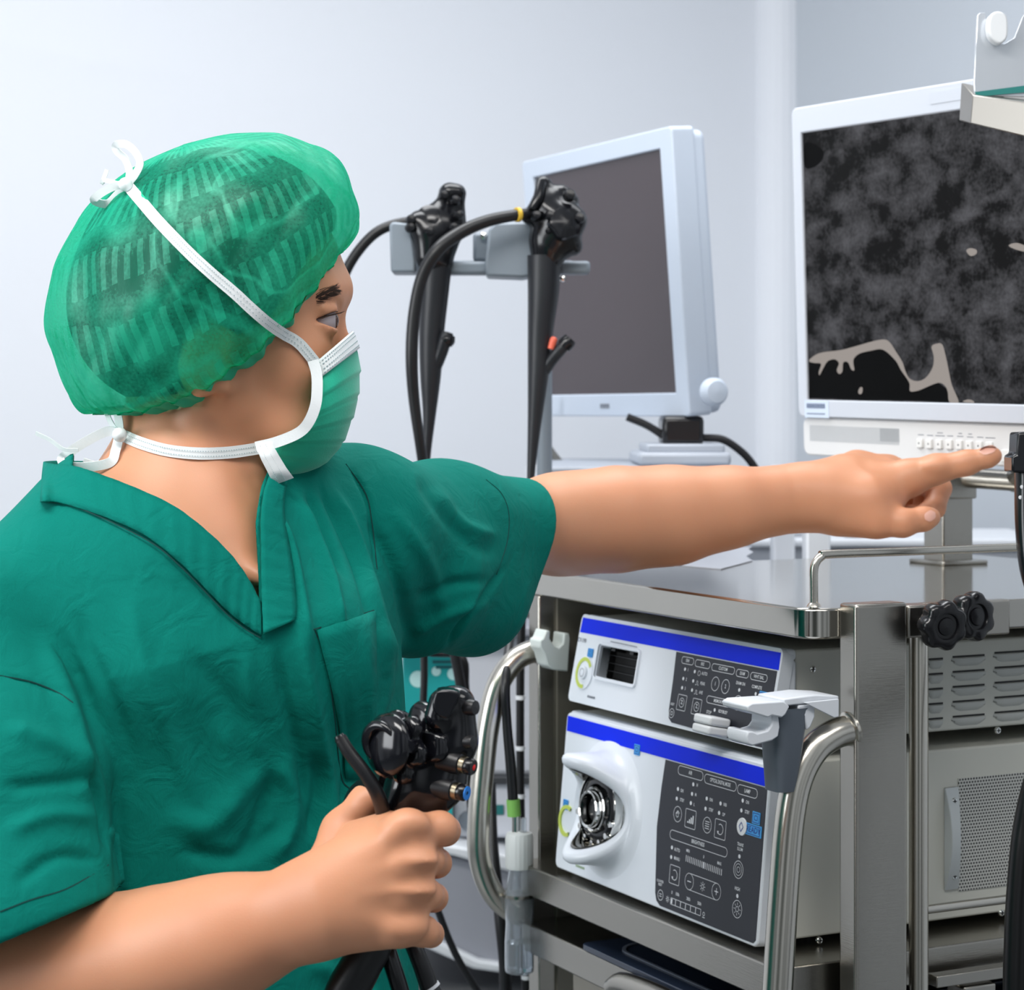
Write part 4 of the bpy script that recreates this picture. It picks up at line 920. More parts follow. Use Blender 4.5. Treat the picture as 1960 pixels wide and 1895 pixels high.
# background just above the cart top
bc = thing('side_cabinet', 'pale grey cabinet top seen beyond the cart under the pointing arm', 'cabinet', (.55, 3.2, 0))
a = P(1235, 1046, 3.1); MB().wbox(a[0], .76, 3.1, 3.34, .1, a[2]).build('body', mat('cabinet_grey', (188, 192, 200), .5), bc, bevel=.01)
MB().wbox(a[0]-.01, .78, 3.08, 3.36, a[2]-.0001, a[2]+.012).build('cabinet_top', TW, bc, bevel=.004)
cz = a[2]+.012
wu = thing('white_instrument', 'low white instrument with two dark screws on the side cabinet beyond the wrist', 'instrument', (.4, 3.15, cz))
a = P(1440, 1044, 3.14); b = P(1580, 1000, 3.14); MB().wbox(a[0], b[0], 3.14, 3.3, cz, b[2]).build('housing', TW, wu, bevel=.014, seg=4) 
for x in (1475, 1551):
    m = MB(); m.lathe([(.0045, 0), (.004, .003), (.0001, .0035)], P(x, 1022, 3.1405), (0, -1, 0), 16); m.build('screw_cap', mat('brown_dot', (120, 95, 80), .5), wu)
kb = thing('control_knob', 'small black knob lever beyond the cart top beneath the pointing hand', 'knob', P(1640, 1045, 2.9))
m = MB(); m.lathe([(.0001, -.02), (.014, -.016), (.02, -.004), (.02, .006), (.012, .014), (.0001, .016)], P(1640, 1036, 3.13), (0, 0, 1), 24); m.tube([P(1648, 1036, 3.12), P(1620, 1034, 3.12), P(1608, 1037, 3.12)], [.006, .004, .002], 10); m.tube([P(1640, 1036, 3.13), A(P(1640, 1036, 3.13)[0], 3.13, cz)], .005, 10); m.build('lever', BLACKP, kb)
dp = thing('tabletop_reflection', 'painted reflection, a grey sheet lying on the cart top below the forearm', 'reflection', Q(.33, .33, .161))
m = MB(); pts = [(1245, 1078), (1300, 1052), (1440, 1047), (1432, 1052), (1442, 1058), (1428, 1066), (1440, 1074), (1418, 1080), (1380, 1090)]
m.prism([ray_plane(x, y, Q(0, 0, .1612), A(0, 0, 1)) for x, y in pts], (0, 0, .0008)); m.build('patch', mat('reflection_grey', (165, 168, 176), .35), dp, smooth=0)  # grey patch added as a painted reflection in the steel top

# ============================================================ hanging endoscopes on their rack
rk = thing('scope_rack', 'grey plastic hanging rack with square holders carrying the two black scopes', 'rack', A(.038, 2.495, 0))
ZR = 2.44
def gbox(px0, px1, py0, py1, Z, d, name='holder_block', M_=GREYP, par=rk, bev=.004): return pbox(px0, px1, py0, py1, Z, d, name, M_, par, bev)
RK = mat('rack_grey', (132, 142, 152), .42)
m = MB(); m.prism([P(x, y, ZR-.02) for x, y in ((745, 430), (752, 424), (786, 428), (795, 500), (795, 521), (748, 521))], (0, .06, 0)); m.build('holder_block', RK, rk, bevel=.004, smooth=35)
m = MB(); m.prism([P(x, y, ZR-.02) for x, y in ((934, 440), (948, 426), (1018, 424), (1026, 430), (1028, 526), (1000, 531), (930, 528), (928, 505), (932, 470))], (0, .06, 0)); m.build('holder_block', RK, rk, bevel=.006, smooth=35)
gbox(842, 935, 500, 525, ZR-.01, .03, 'holder_tab', RK); gbox(1070, 1130, 499, 524, ZR-.01, .03, 'holder_tab', RK)
gbox(905, 940, 445, 500, ZR+.03, .02, 'holder_plate', RK)
gbox(780, 1100, 498, 522, ZR+.045, .02, 'rack_bar', RK)
m = MB(); m.tube([P(1042, 510, ZR+.055), A(P(1042, 510, ZR+.055)[0], ZR+.055, .75), A(P(1042, 510, ZR+.055)[0], ZR+.055, .06)], .009, 14); m.build('rack_pole', RK, rk)
m = MB(); m.lathe([(.11, 0), (.11, .02), (.03, .05), (.012, .058)], A(P(1042, 510, ZR+.055)[0], ZR+.055, .0), (0, 0, 1), 32); m.build('rack_foot', TB, rk)
m = MB(); m.lathe([(.005, 0), (.004, .004), (.0001, .005)], P(926, 452, ZR+.025), (0, -1, 0), 12); m.lathe([(.004, 0), (.003, .004), (.0001, .005)], P(1077, 533, ZR-.012), (0, -1, 0), 12); m.build('bolt', CHROME, rk)
BLKG = mat('scope_black', (17, 18, 22), .2); BLKM = mat('scope_matt', (30, 32, 37), .42)
def pxtube(m_, pts, Z=None, rp=None, n=6, seg=20):
    q = spline([A(*p) for p in pts], n); return m_.tube([P(p[0], p[1], p[2]) for p in q], [p[3]*p[2]/FP for p in q], seg)
def sdf_build(name, node, lo, hi, h, M_, par, **k):
    V, F = sdf_mesh(node, lo, hi, h); o = link(name, np_mesh(V, F), M_, par, smooth=180, **k); return o, V, F
# left scope
s1 = thing('endoscope', 'black endoscope on the left holder of the grey rack, tube passing behind the forehead', 'endoscope', P(830, 520, 2.43), 'endoscopes hanging on the rack')
Z = 2.43
nd = U(.012, Ell(P(838, 440, Z), (.026, .022, .030)), chain((858, 372, Z, 18), (850, 430, Z, 26), (838, 500, Z, 30), k=.01), chain((880, 372, Z, 9), (880, 440, Z, 9)), Cone(P(800, 425, Z-.01), P(820, 432, Z), .012, .014),
       chain((815, 452, Z-.01, 22), (818, 492, Z-.01, 22)), chain((862, 366, Z-.005, 12), (876, 366, Z-.005, 10)))
c = P(840, 440, Z); b1, _, _ = sdf_build('control_body', nd, c-.06, c+.07, .0018, BLKG, s1)
for x, y in ((849, 374), (786, 421), (785, 436), (822, 444), (868, 436), (871, 384), (877, 412)):
    m = MB(); m.lathe([(.0058, -.002), (.0056, .004), (.004, .0062), (.0001, .0066)], P(x, y, Z-.020), unit(A(.3, -1, .1)), 16); m.build('valve_button', BLKG, s1)
m = MB(); m.lathe([(.014, -.006), (.016, 0), (.014, .006), (.008, .009), (.0001, .009)], P(822, 418, Z-.012), unit(A(-.3, -1, .3)), 24); m.build('angle_knob', BLKG, s1)
m = MB(); pxtube(m, [(836, 500, Z, 30), (832, 560, Z, 27), (826, 640, Z, 24), (824, 720, Z, 20), (822, 790, Z, 13), (818, 850, Z, 9), (814, 900, Z, 8)]); m.build('grip', BLKM, s1)
m = MB(); pxtube(m, [(826, 715, Z, 14), (842, 680, Z-.005, 13), (852, 650, Z-.01, 13), (856, 636, Z-.01, 12)]); m.build('channel_port', BLKM, s1)
m = MB(); pxtube(m, [(852, 655, Z-.01, 15), (858, 648, Z-.01, 15), (864, 640, Z-.01, 9)]); m.build('port_cap', BLKG, s1)
m = MB(); pxtube(m, [(812, 890, Z, 8), (806, 1000, Z, 7), (808, 1150, Z-.0, 7), (812, 1290, Z, 7), (806, 1420, Z, 7), (800, 1600, Z, 7), (860, 1800, Z, 7), (935, 1930, Z, 7)]); m.build('insertion_tube', BLACKR, s1)
m = MB(); pxtube(m, [(812, 424, Z, 9), (770, 426, Z, 9.5), (725, 442, Z, 10), (690, 475, Z, 10), (662, 520, Z, 10), (648, 570, Z, 10), (630, 650, Z+.02, 10), (600, 800, Z+.05, 10), (610, 1000, Z+.05, 10), (700, 1150, Z+.03, 10), (800, 1240, Z+.02, 9), (880, 1255, Z, 9), (890, 1320, Z, 9), (900, 1420, Z, 9)]); m.build('light_cable', BLACKR, s1)
# right scope
s2 = thing('endoscope', 'black endoscope with a yellow cable ring on the right holder before the dark screen', 'endoscope', P(1045, 520, 2.41), 'endoscopes hanging on the rack')
Z = 2.41
nd = U(.010, chain((1040, 352, Z, 16), (1050, 400, Z, 30), (1050, 460, Z, 34), (1046, 500, Z, 30), k=.01), Cone(P(1075, 370, Z), P(1050, 400, Z), .010, .018), Cone(P(1095, 385, Z), P(1085, 420, Z), .008, .016),
       Cone(P(1105, 420, Z-.01), P(1075, 440, Z), .010, .018), Ell(P(1080, 428, Z-.012), (.022, .016, .024)), Cone(P(1095, 470, Z), P(1060, 470, Z), .012, .018), Cone(P(1010, 414, Z), P(1030, 410, Z), .008, .012))
c = P(1055, 430, Z); sdf_build('control_body', nd, c-.065, c+.07, .0018, BLKG, s2)
for x, y, r in ((1090, 374, .0072), (1026, 413, .0058), (1052, 413, .0058), (1109, 418, .0065), (1050, 442, .004)):
    m = MB(); m.lathe([(r, -.004), (r*.96, .004), (r*.7, .0062), (.0001, .0066)], P(x, y, Z-.022), unit(A(.2, -1, .15)), 16); m.build('valve_button', BLKG, s2)
m = MB(); m.lathe([(.016, -.008), (.019, 0), (.017, .007), (.009, .010), (.0001, .010)], P(1080, 430, Z-.022), unit(A(.3, -1, .2)), 28, mod=lambda a, r, i: r*(1+.08*math.cos(5*a))); m.build('angle_knob', BLKG, s2)
m = MB(); m.tube([P(1036, 350, Z-.01), P(1030, 380, Z-.02), P(1018, 400, Z-.02)], [.006, .006, .005], 12); m.build('lever', BLKG, s2)
m = MB(); pxtube(m, [(1042, 490, Z, 33), (1040, 560, Z, 30), (1034, 640, Z, 24), (1030, 720, Z, 20), (1024, 800, Z, 14), (1018, 880, Z, 9), (1015, 930, Z, 7)]); m.build('grip', BLKM, s2)
m = MB(); pxtube(m, [(1040, 712, Z, 12), (1055, 690, Z-.005, 12), (1070, 672, Z-.01, 12), (1082, 658, Z-.01, 12)]); m.build('channel_port', BLKM, s2)
m = MB(); pxtube(m, [(1078, 664, Z-.01, 15), (1086, 655, Z-.01, 15), (1092, 648, Z-.01, 13)]); m.build('port_cap', BLKG, s2)
m = MB(); pxtube(m, [(1054, 668, Z-.012, 6), (1060, 650, Z-.012, 7), (1062, 645, Z-.012, 3)]); m.build('red_valve', mat('coral_red', (235, 110, 85), .4), s2)
m = MB(); pxtube(m, [(1015, 920, Z, 7), (1005, 1050, Z, 7), (1000, 1150, Z, 8), (996, 1300, Z, 8), (996, 1480, Z, 8), (998, 1600, Z, 8), (1005, 1800, Z, 9), (1010, 1980, Z, 9)]); it = m.build('insertion_tube', BLACKR, s2)
for y in (1160, 1335, 1432, 1524, 1870):
    m = MB(); x = 1000 if y < 1250 else 996 if y < 1600 else 1007
    m.tube([P(x, y-4, Z), P(x, y+4, Z)], .0056, 14); m.build('depth_mark', mat('mark_white', (225, 228, 232), .5), it)
m = MB(); pxtube(m, [(1026, 408, Z-.01, 10), (985, 412, Z-.028, 11), (930, 424, Z-.035, 12), (880, 446, Z-.04, 13), (838, 478, Z-.05, 13), (808, 530, Z-.05, 12), (793, 600, Z-.05, 12), (788, 680, Z-.05, 12), (792, 760, Z-.045, 11), (804, 850, Z-.04, 10), (815, 930, Z-.03, 10), (835, 1100, Z, 10), (870, 1250, Z, 10), (884, 1330, Z, 10), (892, 1420, Z, 10), (905, 1560, Z, 10)], n=8); m.build('light_cable', BLACKR, s2)
m = MB(); pxtube(m, [(988, 411, Z-.028, 14), (994, 411, Z-.026, 14)]); m.build('yellow_ring', mat('yellow_tape', (225, 185, 60), .5), s2)
m = MB(); pxtube(m, [(1045, 760, 2.9, 7), (1038, 820, 2.9, 6), (1052, 860, 2.9, 7), (1095, 915, 2.9, 8), (1120, 960, 2.9, 8)]); tag(m.build('cable', mat('cable_grey', (105, 105, 102), .5)), 'thin grey cable curving down behind the right hanging scope', 'cable')

# ---- water bottle hanging at the far side of the cart
Z = 2.17
wbt = thing('water_bottle', 'clear plastic water bottle with white ribbed cap and lime-banded tube beside the cart', 'bottle', P(992, 1862, Z))
c = P(994, 1862, Z); s = Z/FP
prof = [(22*s, 0), (27*s, 3*s), (28*s, 10*s), (28*s, 60*s), (26*s, 95*s), (28*s, 120*s), (28*s, 150*s), (22*s, 185*s), (19*s, 205*s), (19*s, 215*s)]
m = MB(); m.lathe(prof+[(r-.0012, h) for r, h in prof[::-1]][:-1]+[(.0001, .002)], c, (0, 0, 1), 36); m.build('bottle_body', TRANS, wbt, smooth=60)
m = MB(); m.lathe([(.0001, .003), (24*s, .003), (25*s, 10*s), (25*s, 58*s), (24.9*s, 59*s), (.0001, 59*s)], c, (0, 0, 1), 32); m.build('water', mat('water', (240, 245, 248), .02, Transmission_Weight=1, IOR=1.33), wbt)
m = MB(); m.lathe([(24*s, 200*s), (26*s, 204*s), (26*s, 260*s), (24*s, 268*s), (10*s, 270*s), (8*s, 272*s)], c, (0, 0, 1), 60, mod=lambda a, r, i: r*(1+(.03*math.cos(20*a) if i in (1, 2) else 0))); m.build('cap', mat('cap_white', (228, 230, 228), .45), wbt, smooth=60)
m = MB(); pxtube(m, [(988, 1596, Z, 9), (988, 1560, Z, 9)]); m.build('metal_connector', CHROME, wbt)
m = MB(); pxtube(m, [(1001, 1592, Z-.002, 7), (1001, 1566, Z-.002, 7)]); m.build('clear_connector', TRANS, wbt)
m = MB(); pxtube(m, [(984, 1562, Z, 13), (982, 1530, Z, 13)]); m.build('green_band', GREEN, wbt)
m = MB(); pxtube(m, [(982, 1532, Z, 10), (977, 1460, Z, 10), (970, 1380, Z, 9), (968, 1300, Z, 9), (980, 1200, Z+.06, 8), (1000, 1130, Z+.12, 7), (1010, 1060, Z+.16, 7)]); m.build('tube', BLACKR, wbt)
m = MB(); m.tube([Q(.505, .01, CH-c[2]-150*s), c+A(.0165, 0, 150*s)], .003, 8); m.lathe([(29.5*s, 146*s), (30.5*s, 146*s), (30.5*s, 152*s), (29.5*s, 152*s)], c, (0, 0, 1), 32); m.build('bottle_ring', STEEL, wbt)
m = MB(); pxtube(m, [(940, 1500, 2.45, 9), (944, 1620, 2.42, 10), (958, 1760, 2.4, 12), (966, 1840, 2.4, 12), (968, 1930, 2.4, 12)]); tag(m.build('black_hose', BLACKR), 'black hose hanging behind the far cart handle, left of the bottle', 'hose')

# ============================================================ bracket at the top right, and the scope at the right edge
br = thing('steel_bracket', 'bent steel bracket with a white hook in the top right corner', 'bracket', P(1920, 230, 2.0))
SB = mat('bracket_steel', (150, 146, 140), .38, .9)
Z = 1.98
m = MB(); m.hexa([P(1857, 236, Z), P(1990, 268, Z-.05), P(1990, 238, Z+.03), P(1836, 231, Z+.05), P(1862, 182, Z), P(1990, 200, Z-.05), P(1990, 190, Z+.03), P(1840, 158, Z+.05)]); m.build('shelf_box', SB, br, bevel=.001)
m = MB(); m.prism([P(x, y, Z+.005) for x, y in ((1866, 180), (1864, 160), (1870, 30), (1876, 24), (1886, 24), (1893, 62), (1904, 80), (1922, 84), (1942, 72), (1958, 30), (1990, 12), (1990, 186), (1880, 184))], (0, .004, 0)); m.build('upright_plate', mat('clear_plate', (222, 226, 232), .12, .55), br, bevel=.0008, smooth=35)
m = MB(); m.prism([P(x, y, Z+.003) for x, y in ((1866, 176), (1990, 160), (1990, 174), (1880, 184), (1868, 182))], (0, .001, 0)); m.build('edge_strip', mat('green_edge', (50, 130, 125), .3), br, smooth=35)
def stad(cx, cy, w, h): return smoothpoly([(cx-w, cy), (cx-w*.8, cy-h*.75), (cx, cy-h), (cx+w*.8, cy-h*.75), (cx+w, cy), (cx+w*.85, cy+h*.7), (cx+w*.1, cy+h), (cx-w*.75, cy+h*.6)])
m = MB(); m.prism([P(x, y, Z-.012) for x, y in stad(1911, 52, 19, 31)], (0, .016, 0)); m.build('hook', mat('hook_white', (238, 240, 242), .25), br, bevel=.002, seg=3, smooth=35)
m = MB(); m.tube([A(.60, 1.92, CH-.1612), A(.60, 1.92, P(0, 250, 1.95)[2]), P(1980, 225, Z-.02)], .012, 14); m.build('support_pole', STEEL, br)

s3 = thing('endoscope', 'black endoscope hanging at the right photo edge beside the cart', 'endoscope', P(1965, 900, 1.78))
Z = 1.76
m = MB(); m.prism([P(x, y, Z) for x, y in ((1948, 828), (1990, 826), (1990, 905), (1937, 905), (1937, 872), (1946, 870))], (0, .03, 0)); m.build('control_body', BLKG, s3, bevel=.002, smooth=35)
m = MB(); pxtube(m, [(1968, 900, Z+.015, 26), (1968, 1000, Z+.01, 25), (1972, 1080, Z+.005, 22), (1984, 1140, Z, 18), (2010, 1230, Z, 16), (2020, 1330, Z, 16)]); g3 = m.build('grip', BLKG, s3)
MB().box(P(1981, 830, Z+.012), (.010, 0, 0), (0, .004, 0), P(1981, 232, Z+.20)-P(1981, 830, Z+.012)).build('hanging_strap', BLACKR, s3)
m = MB()
for y, x in ((932, 1956), (952, 1953), (1016, 1958)): m.lathe([(.0016, 0), (.0001, .0003)], P(x, y, Z-.0005+.005), (0, -1, 0), 10)
m.build('white_mark', INK, g3)
Zc = 1.66
m = MB(); pxtube(m, [(2014, 1290, Z, 15), (2022, 1340, 1.74, 20), (2012, 1420, 1.69, 25), (1985, 1500, Zc, 27), (1966, 1590, Zc, 28), (1956, 1700, Zc, 29), (1952, 1800, Zc, 30), (1950, 1960, Zc, 30), (1960, 2500, Zc, 28), (1990, 3200, Zc+.03, 27), (2100, 4150, Zc+.05, 26)]); m.build('light_cable', mat('cable_black', (9, 9, 10), .3), s3)

# ============================================================ the person
SK = bpy.data.materials.new('skin'); SK.use_nodes = True; nt = SK.node_tree; bs = nt.nodes['Principled BSDF']
bs.inputs['Roughness'].default_value = .46; bs.inputs['Subsurface Weight'].default_value = .18
bs.inputs['Subsurface Radius'].default_value = (.012, .004, .002); bs.inputs['Subsurface Scale'].default_value = .5
tc = nt.nodes.new('ShaderNodeTexCoord')
n1 = N_('ShaderNodeTexNoise', Scale=9, Detail=3); nt.links.new(tc.outputs['Object'], n1.inputs['Vector'])
n2 = N_('ShaderNodeTexNoise', Scale=900, Detail=3); nt.links.new(tc.outputs['Object'], n2.inputs['Vector'])
mx = nt.nodes.new('ShaderNodeMix'); mx.data_type = 'RGBA'; mx.inputs['A'].default_value = srgb(217, 157, 121); mx.inputs['B'].default_value = srgb(202, 136, 102)
nt.links.new(n1.outputs['Fac'], mx.inputs['Factor']); nt.links.new(mx.outputs['Result'], bs.inputs['Base Color'])
bp = N_('ShaderNodeBump', Strength=.12, Distance=.0006); nt.links.new(n2.outputs['Fac'], bp.inputs['Height']); nt.links.new(bp.outputs[0], bs.inputs['Normal'])
per = thing('person', 'person in green scrubs, cap and mask, pointing at a monitor and gripping an endoscope', 'person', (-.2, 1.62, 0))
NR = A(.618, -.786, 0)                       # direction the chest faces
ZH = 1.615
def R3(ax, deg): return np.array(Matrix.Rotation(math.radians(deg), 3, ax))
LATN = A(-.05, -1, 0)
# ---- head and neck
hc = P(403, 505, ZH)
def ep(px, py, dz, rx, ry, rz, rot=0):        # ellipsoid given in photo pixels (rx, rz) and metres (ry: towards the camera)
    M = R3('Y', rot); return Ell(P(px, py, ZH+dz), (rx*ZH/FP, ry, rz*ZH/FP), M)
head = U(.030, ep(408, 520, 0, 230, .076, 212), ep(545, 560, 0, 98, .064, 130), ep(470, 650, 0, 120, .066, 110), ep(345, 640, 0, 130, .062, 105))
jaw = chain((440, 735, ZH-.040, 62), (560, 815, ZH-.026, 46), (596, 838, ZH-.004, 32), k=.02)
jaw2 = chain((440, 735, ZH+.040, 62), (560, 815, ZH+.026, 46), (596, 838, ZH+.004, 32), k=.02)
face = U(.020, head, jaw, jaw2, ep(575, 700, 0, 66, .052, 105), ep(560, 690, -.034, 58, .020, 62), ep(560, 690, .034, 58, .020, 62),
         chain((618, 560, ZH-.030, 24), (640, 556, ZH, 24), (618, 560, ZH+.030, 24), k=.005))
nose = U(.008, face, chain((641, 600, ZH, 12), (658, 668, ZH, 16), (666, 712, ZH, 18), k=.01), chain((652, 722, ZH-.012, 14), (652, 722, ZH+.012, 14)))
face2 = Cut(nose, U(.0, Ell(P(657, 612, ZH-.036), (.0155, .013, .0105)), Ell(P(657, 612, ZH+.036), (.0155, .013, .0105))), .010)
EC = P(619, 614, ZH-.0325); ER = .0108
def eyelid(ec):
    cant = ec+A(-.0065, 0, .0); up_ = unit(A(-.42, 0, 1)); dn_ = unit(A(-.36, 0, -1))
    return cant, Inter(Inter(Pln(cant, up_), Pln(cant, dn_)), Ell(ec, (.0165, .0165, .0165)), 0)
face3 = face2
for sg in (1,):
    cant_, wedge = eyelid(EC)
    face3 = U(.006, face3, Ell(EC, (ER+.0022,)*3))
    face3 = U(.003, face3, chain((594, 600, ZH-.044, 6), (618, 590, ZH-.045, 8), (636, 590, ZH-.036, 8)))
    face3 = Cut(face3, wedge, .0012)
ear = Cut(U(.006, Ell(P(398, 672, ZH-.071), (.021, .008, .034), R3('Y', -14)), chain((424, 738, ZH-.066, 17), (412, 722, ZH-.068, 15))), Ell(P(405, 668, ZH-.082), (.013, .008, .022), R3('Y', -14)), .004)
neck = U(.030, chain((368, 760, ZH+.005, 122), (352, 905, ZH, 120), (340, 1060, ZH-.005, 130), k=.03), chain((445, 820, ZH-.012, 62), (466, 930, ZH-.018, 38), k=.02))
scm = U(.012, chain((375, 800, ZH-.040, 22), (415, 930, ZH-.045, 18), (465, 1080, ZH-.062, 12), k=.01))
headneck = U(.012, U(.022, U(.008, face3, ear), neck), scm)
# ---- trunk under the shirt
trunk = U(.05, Cone(P(372, 1200, 1.63), P(385, 1900, 1.62), .128, .13, NR, .66),
          Cone(P(330, 1080, 1.61), P(360, 1200, 1.62), .07, .10),
          chain((690, 1020, 1.70, 105), (330, 1030, 1.62, 100), (-60, 1220, 1.51, 120), k=.03),
          chain((430, 1120, 1.60, 95), (560, 1250, 1.60, 120), k=.03), chain((330, 1100, 1.56, 95), (250, 1250, 1.55, 120), k=.03))
clav = chain((500, 1105, 1.535, 15), (430, 1075, 1.545, 15), (320, 1030, 1.545, 13), k=.01)
# ---- left arm (pointing)
ZL = 2.03
armL = U(.03, chain((690, 1015, 1.70, 118), (960, 1008, 1.90, 86), (1075, 1003, 1.97, 84), k=.02),
         chain((1075, 1003, 1.97, 86), (1180, 994, 1.995, 88), (1290, 986, 2.015, 82), (1400, 970, 2.03, 65), (1500, 956, 2.045, 51), (1570, 950, 2.05, 51), k=.03))
handL = U(.014, chain((1555, 945, 2.055, 48), (1620, 930, 2.07, 52), (1690, 918, 2.085, 44), k=.02),
          chain((1590, 962, 2.045, 50), (1660, 962, 2.045, 52), (1700, 950, 2.055, 34), k=.02),
          chain((1560, 940, 2.07, 38), (1640, 900, 2.10, 32), (1700, 896, 2.115, 26), k=.015))
idxL = chain((1680, 925, 2.062, 38), (1740, 915, 2.060, 35), (1792, 898, 2.058, 28), (1850, 886, 2.052, 23), (1893, 875, 2.047, 18), (1903, 872, 2.046, 14), k=.006)
thL = chain((1610, 985, 2.045, 40), (1680, 998, 2.030, 31), (1728, 1001, 2.026, 26), (1768, 993, 2.032, 22), (1782, 990, 2.036, 18), k=.006)
midL = U(.003, chain((1700, 905, 2.105, 28), (1785, 922, 2.112, 27), (1797, 935, 2.110, 24), k=.004), chain((1797, 935, 2.110, 24), (1788, 972, 2.094, 21), (1765, 985, 2.080, 19), k=.004))
rngL = U(.003, chain((1690, 905, 2.125, 26), (1775, 935, 2.135, 26), k=.004), chain((1775, 940, 2.135, 25), (1768, 985, 2.110, 21), (1740, 985, 2.085, 19), k=.004))
pinL = U(.003, chain((1670, 920, 2.142, 24), (1745, 955, 2.150, 22), k=.004), chain((1745, 955, 2.150, 22), (1738, 990, 2.125, 19), (1715, 985, 2.105, 18), k=.004))
leftarm = U(.010, U(.025, armL, handL), idxL, thL, U(.002, midL, rngL, pinL))
leftarm = U(.006, leftarm, Ell(P(1790, 893, 2.047), (.013, .008, .0065)), Ell(P(1550, 905, 2.045), (.018, .01, .008)))
nailcut = U(0, )if False else None
# ---- right arm (holding)
armR = U(.03, chain((-60, 1210, 1.51, 115), (-55, 1560, 1.475, 108), (-80, 1870, 1.46, 118), k=.03),
         chain((-85, 1885, 1.46, 128), (60, 1868, 1.445, 130), (200, 1852, 1.43, 119), (330, 1822, 1.405, 108), (430, 1795, 1.385, 99), k=.03),
         Cone(P(430, 1795, 1.385), P(585, 1745, 1.36), 99*1.385/FP, 92*1.36/FP, A(0, 1, 0), .82))
def rc(a, b, m=.8): return Cone(P(*a[:3]), P(*b[:3]), a[3]*a[2]/FP, b[3]*b[2]/FP)
handR = U(.022, Cone(P(590, 1742, 1.358), P(690, 1700, 1.352), .029, .031, A(0, 1, 0), .6),
          chain((640, 1690, 1.352, 52), (780, 1586, 1.342, 36), k=.02), chain((640, 1710, 1.350, 48), (798, 1649, 1.338, 32), k=.02),
          chain((640, 1735, 1.350, 48), (783, 1718, 1.340, 32), k=.02), chain((650, 1760, 1.352, 44), (762, 1778, 1.344, 31), k=.02))
kn = [Ell(P(x, y, z), (.0125, .0075, .010)) for x, y, z in ((783, 1583, 1.334), (803, 1648, 1.330), (798, 1708, 1.332), (780, 1770, 1.336))]
handR = U(.010, handR, *kn, *[chain((670, 1665+k_*18, 1.343, 9), (x_-12, y_, 1.333, 9)) for k_, (x_, y_) in enumerate(((772, 1592), (786, 1655), (784, 1716), (764, 1772)))])
def finger(p0, p1, p2, p3, k=.004): return U(.005, chain(p0, p1, k=k), chain(p1, p2, k=k), chain(p2, p3, k=k))
fiR = finger((762, 1592, 1.340, 33), (842, 1586, 1.352, 31), (852, 1590, 1.385, 27), (800, 1604, 1.408, 24))
fmR = finger((772, 1655, 1.336, 31), (820, 1645, 1.352, 29), (836, 1652, 1.382, 26), (790, 1660, 1.406, 24))
frR = finger((768, 1718, 1.338, 30), (816, 1712, 1.350, 28), (830, 1718, 1.382, 25), (785, 1724, 1.404, 23))
fpR = finger((750, 1778, 1.341, 28), (812, 1783, 1.350, 27), (824, 1788, 1.378, 23), (782, 1790, 1.398, 21))
thR = U(.006, chain((612, 1690, 1.372, 46), (655, 1590, 1.392, 35), (700, 1535, 1.402, 30), k=.01), chain((700, 1535, 1.402, 30), (738, 1512, 1.400, 24), (752, 1506, 1.398, 20), k=.006))
web = chain((680, 1600, 1.372, 30), (745, 1580, 1.362, 26))
handR = Cut(U(.016, handR, web), U(0, *[chain(*g_, k=.004) for g_ in (((850, 1618, 1.325, 24), (790, 1620, 1.319, 16), (715, 1655, 1.314, 6)), ((850, 1681, 1.324, 24), (782, 1682, 1.318, 15), (705, 1700, 1.314, 6)), ((845, 1744, 1.326, 24), (772, 1743, 1.321, 15), (705, 1745, 1.316, 6)))]), .012)
rightarm = U(.005, U(.012, armR, handR), thR, U(.0008, fiR, fmR, frR, fpR))
bodyN = U(.02, U(.03, headneck, U(.01, trunk, clav)), U(.02, leftarm, rightarm))
V, F = sdf_mesh(bodyN, (-.62, 1.2, CH-.62), (.52, 2.25, CH+.25), .0022, slack=2.3)
print('body', len(V)); BV, BF = V, F
body = link('body', np_mesh(V, F), SK, per, smooth=180)

TBody = bvh((V, F))

# ---- legs continue below the photo: scrub trousers and shoes
CL = bpy.data.materials.new('scrub_cotton'); CL.use_nodes = True; nt = CL.node_tree; bs = nt.nodes['Principled BSDF']
bs.inputs['Roughness'].default_value = .9; bs.inputs['Specular IOR Level'].default_value = .15
tc = nt.nodes.new('ShaderNodeTexCoord')
n1 = N_('ShaderNodeTexNoise', Scale=14, Detail=4); nt.links.new(tc.outputs['Object'], n1.inputs['Vector'])
mp = N_('ShaderNodeMapping'); mp.inputs['Scale'].default_value = (1, 1, .25); mp.inputs['Rotation'].default_value = (0, .3, 0); nt.links.new(tc.outputs['Object'], mp.inputs[0])
n2 = N_('ShaderNodeTexNoise', Scale=1500, Detail=2); nt.links.new(mp.outputs[0], n2.inputs['Vector'])
n3 = N_('ShaderNodeTexNoise', Scale=38, Detail=5, Distortion=1.2); nt.links.new(tc.outputs['Object'], n3.inputs['Vector'])
mx = nt.nodes.new('ShaderNodeMix'); mx.data_type = 'RGBA'; mx.inputs['A'].default_value = srgb(0, 126, 112); mx.inputs['B'].default_value = srgb(0, 108, 98)
nt.links.new(M_('MULTIPLY', M_('ADD', n1.outputs['Fac'], n2.outputs['Fac']), .5) if False else n2.outputs['Fac'], mx.inputs['Factor']); nt.links.new(mx.outputs['Result'], bs.inputs['Base Color'])
bp = N_('ShaderNodeBump', Strength=.55, Distance=.004); nt.links.new(n3.outputs['Fac'], bp.inputs['Height'])
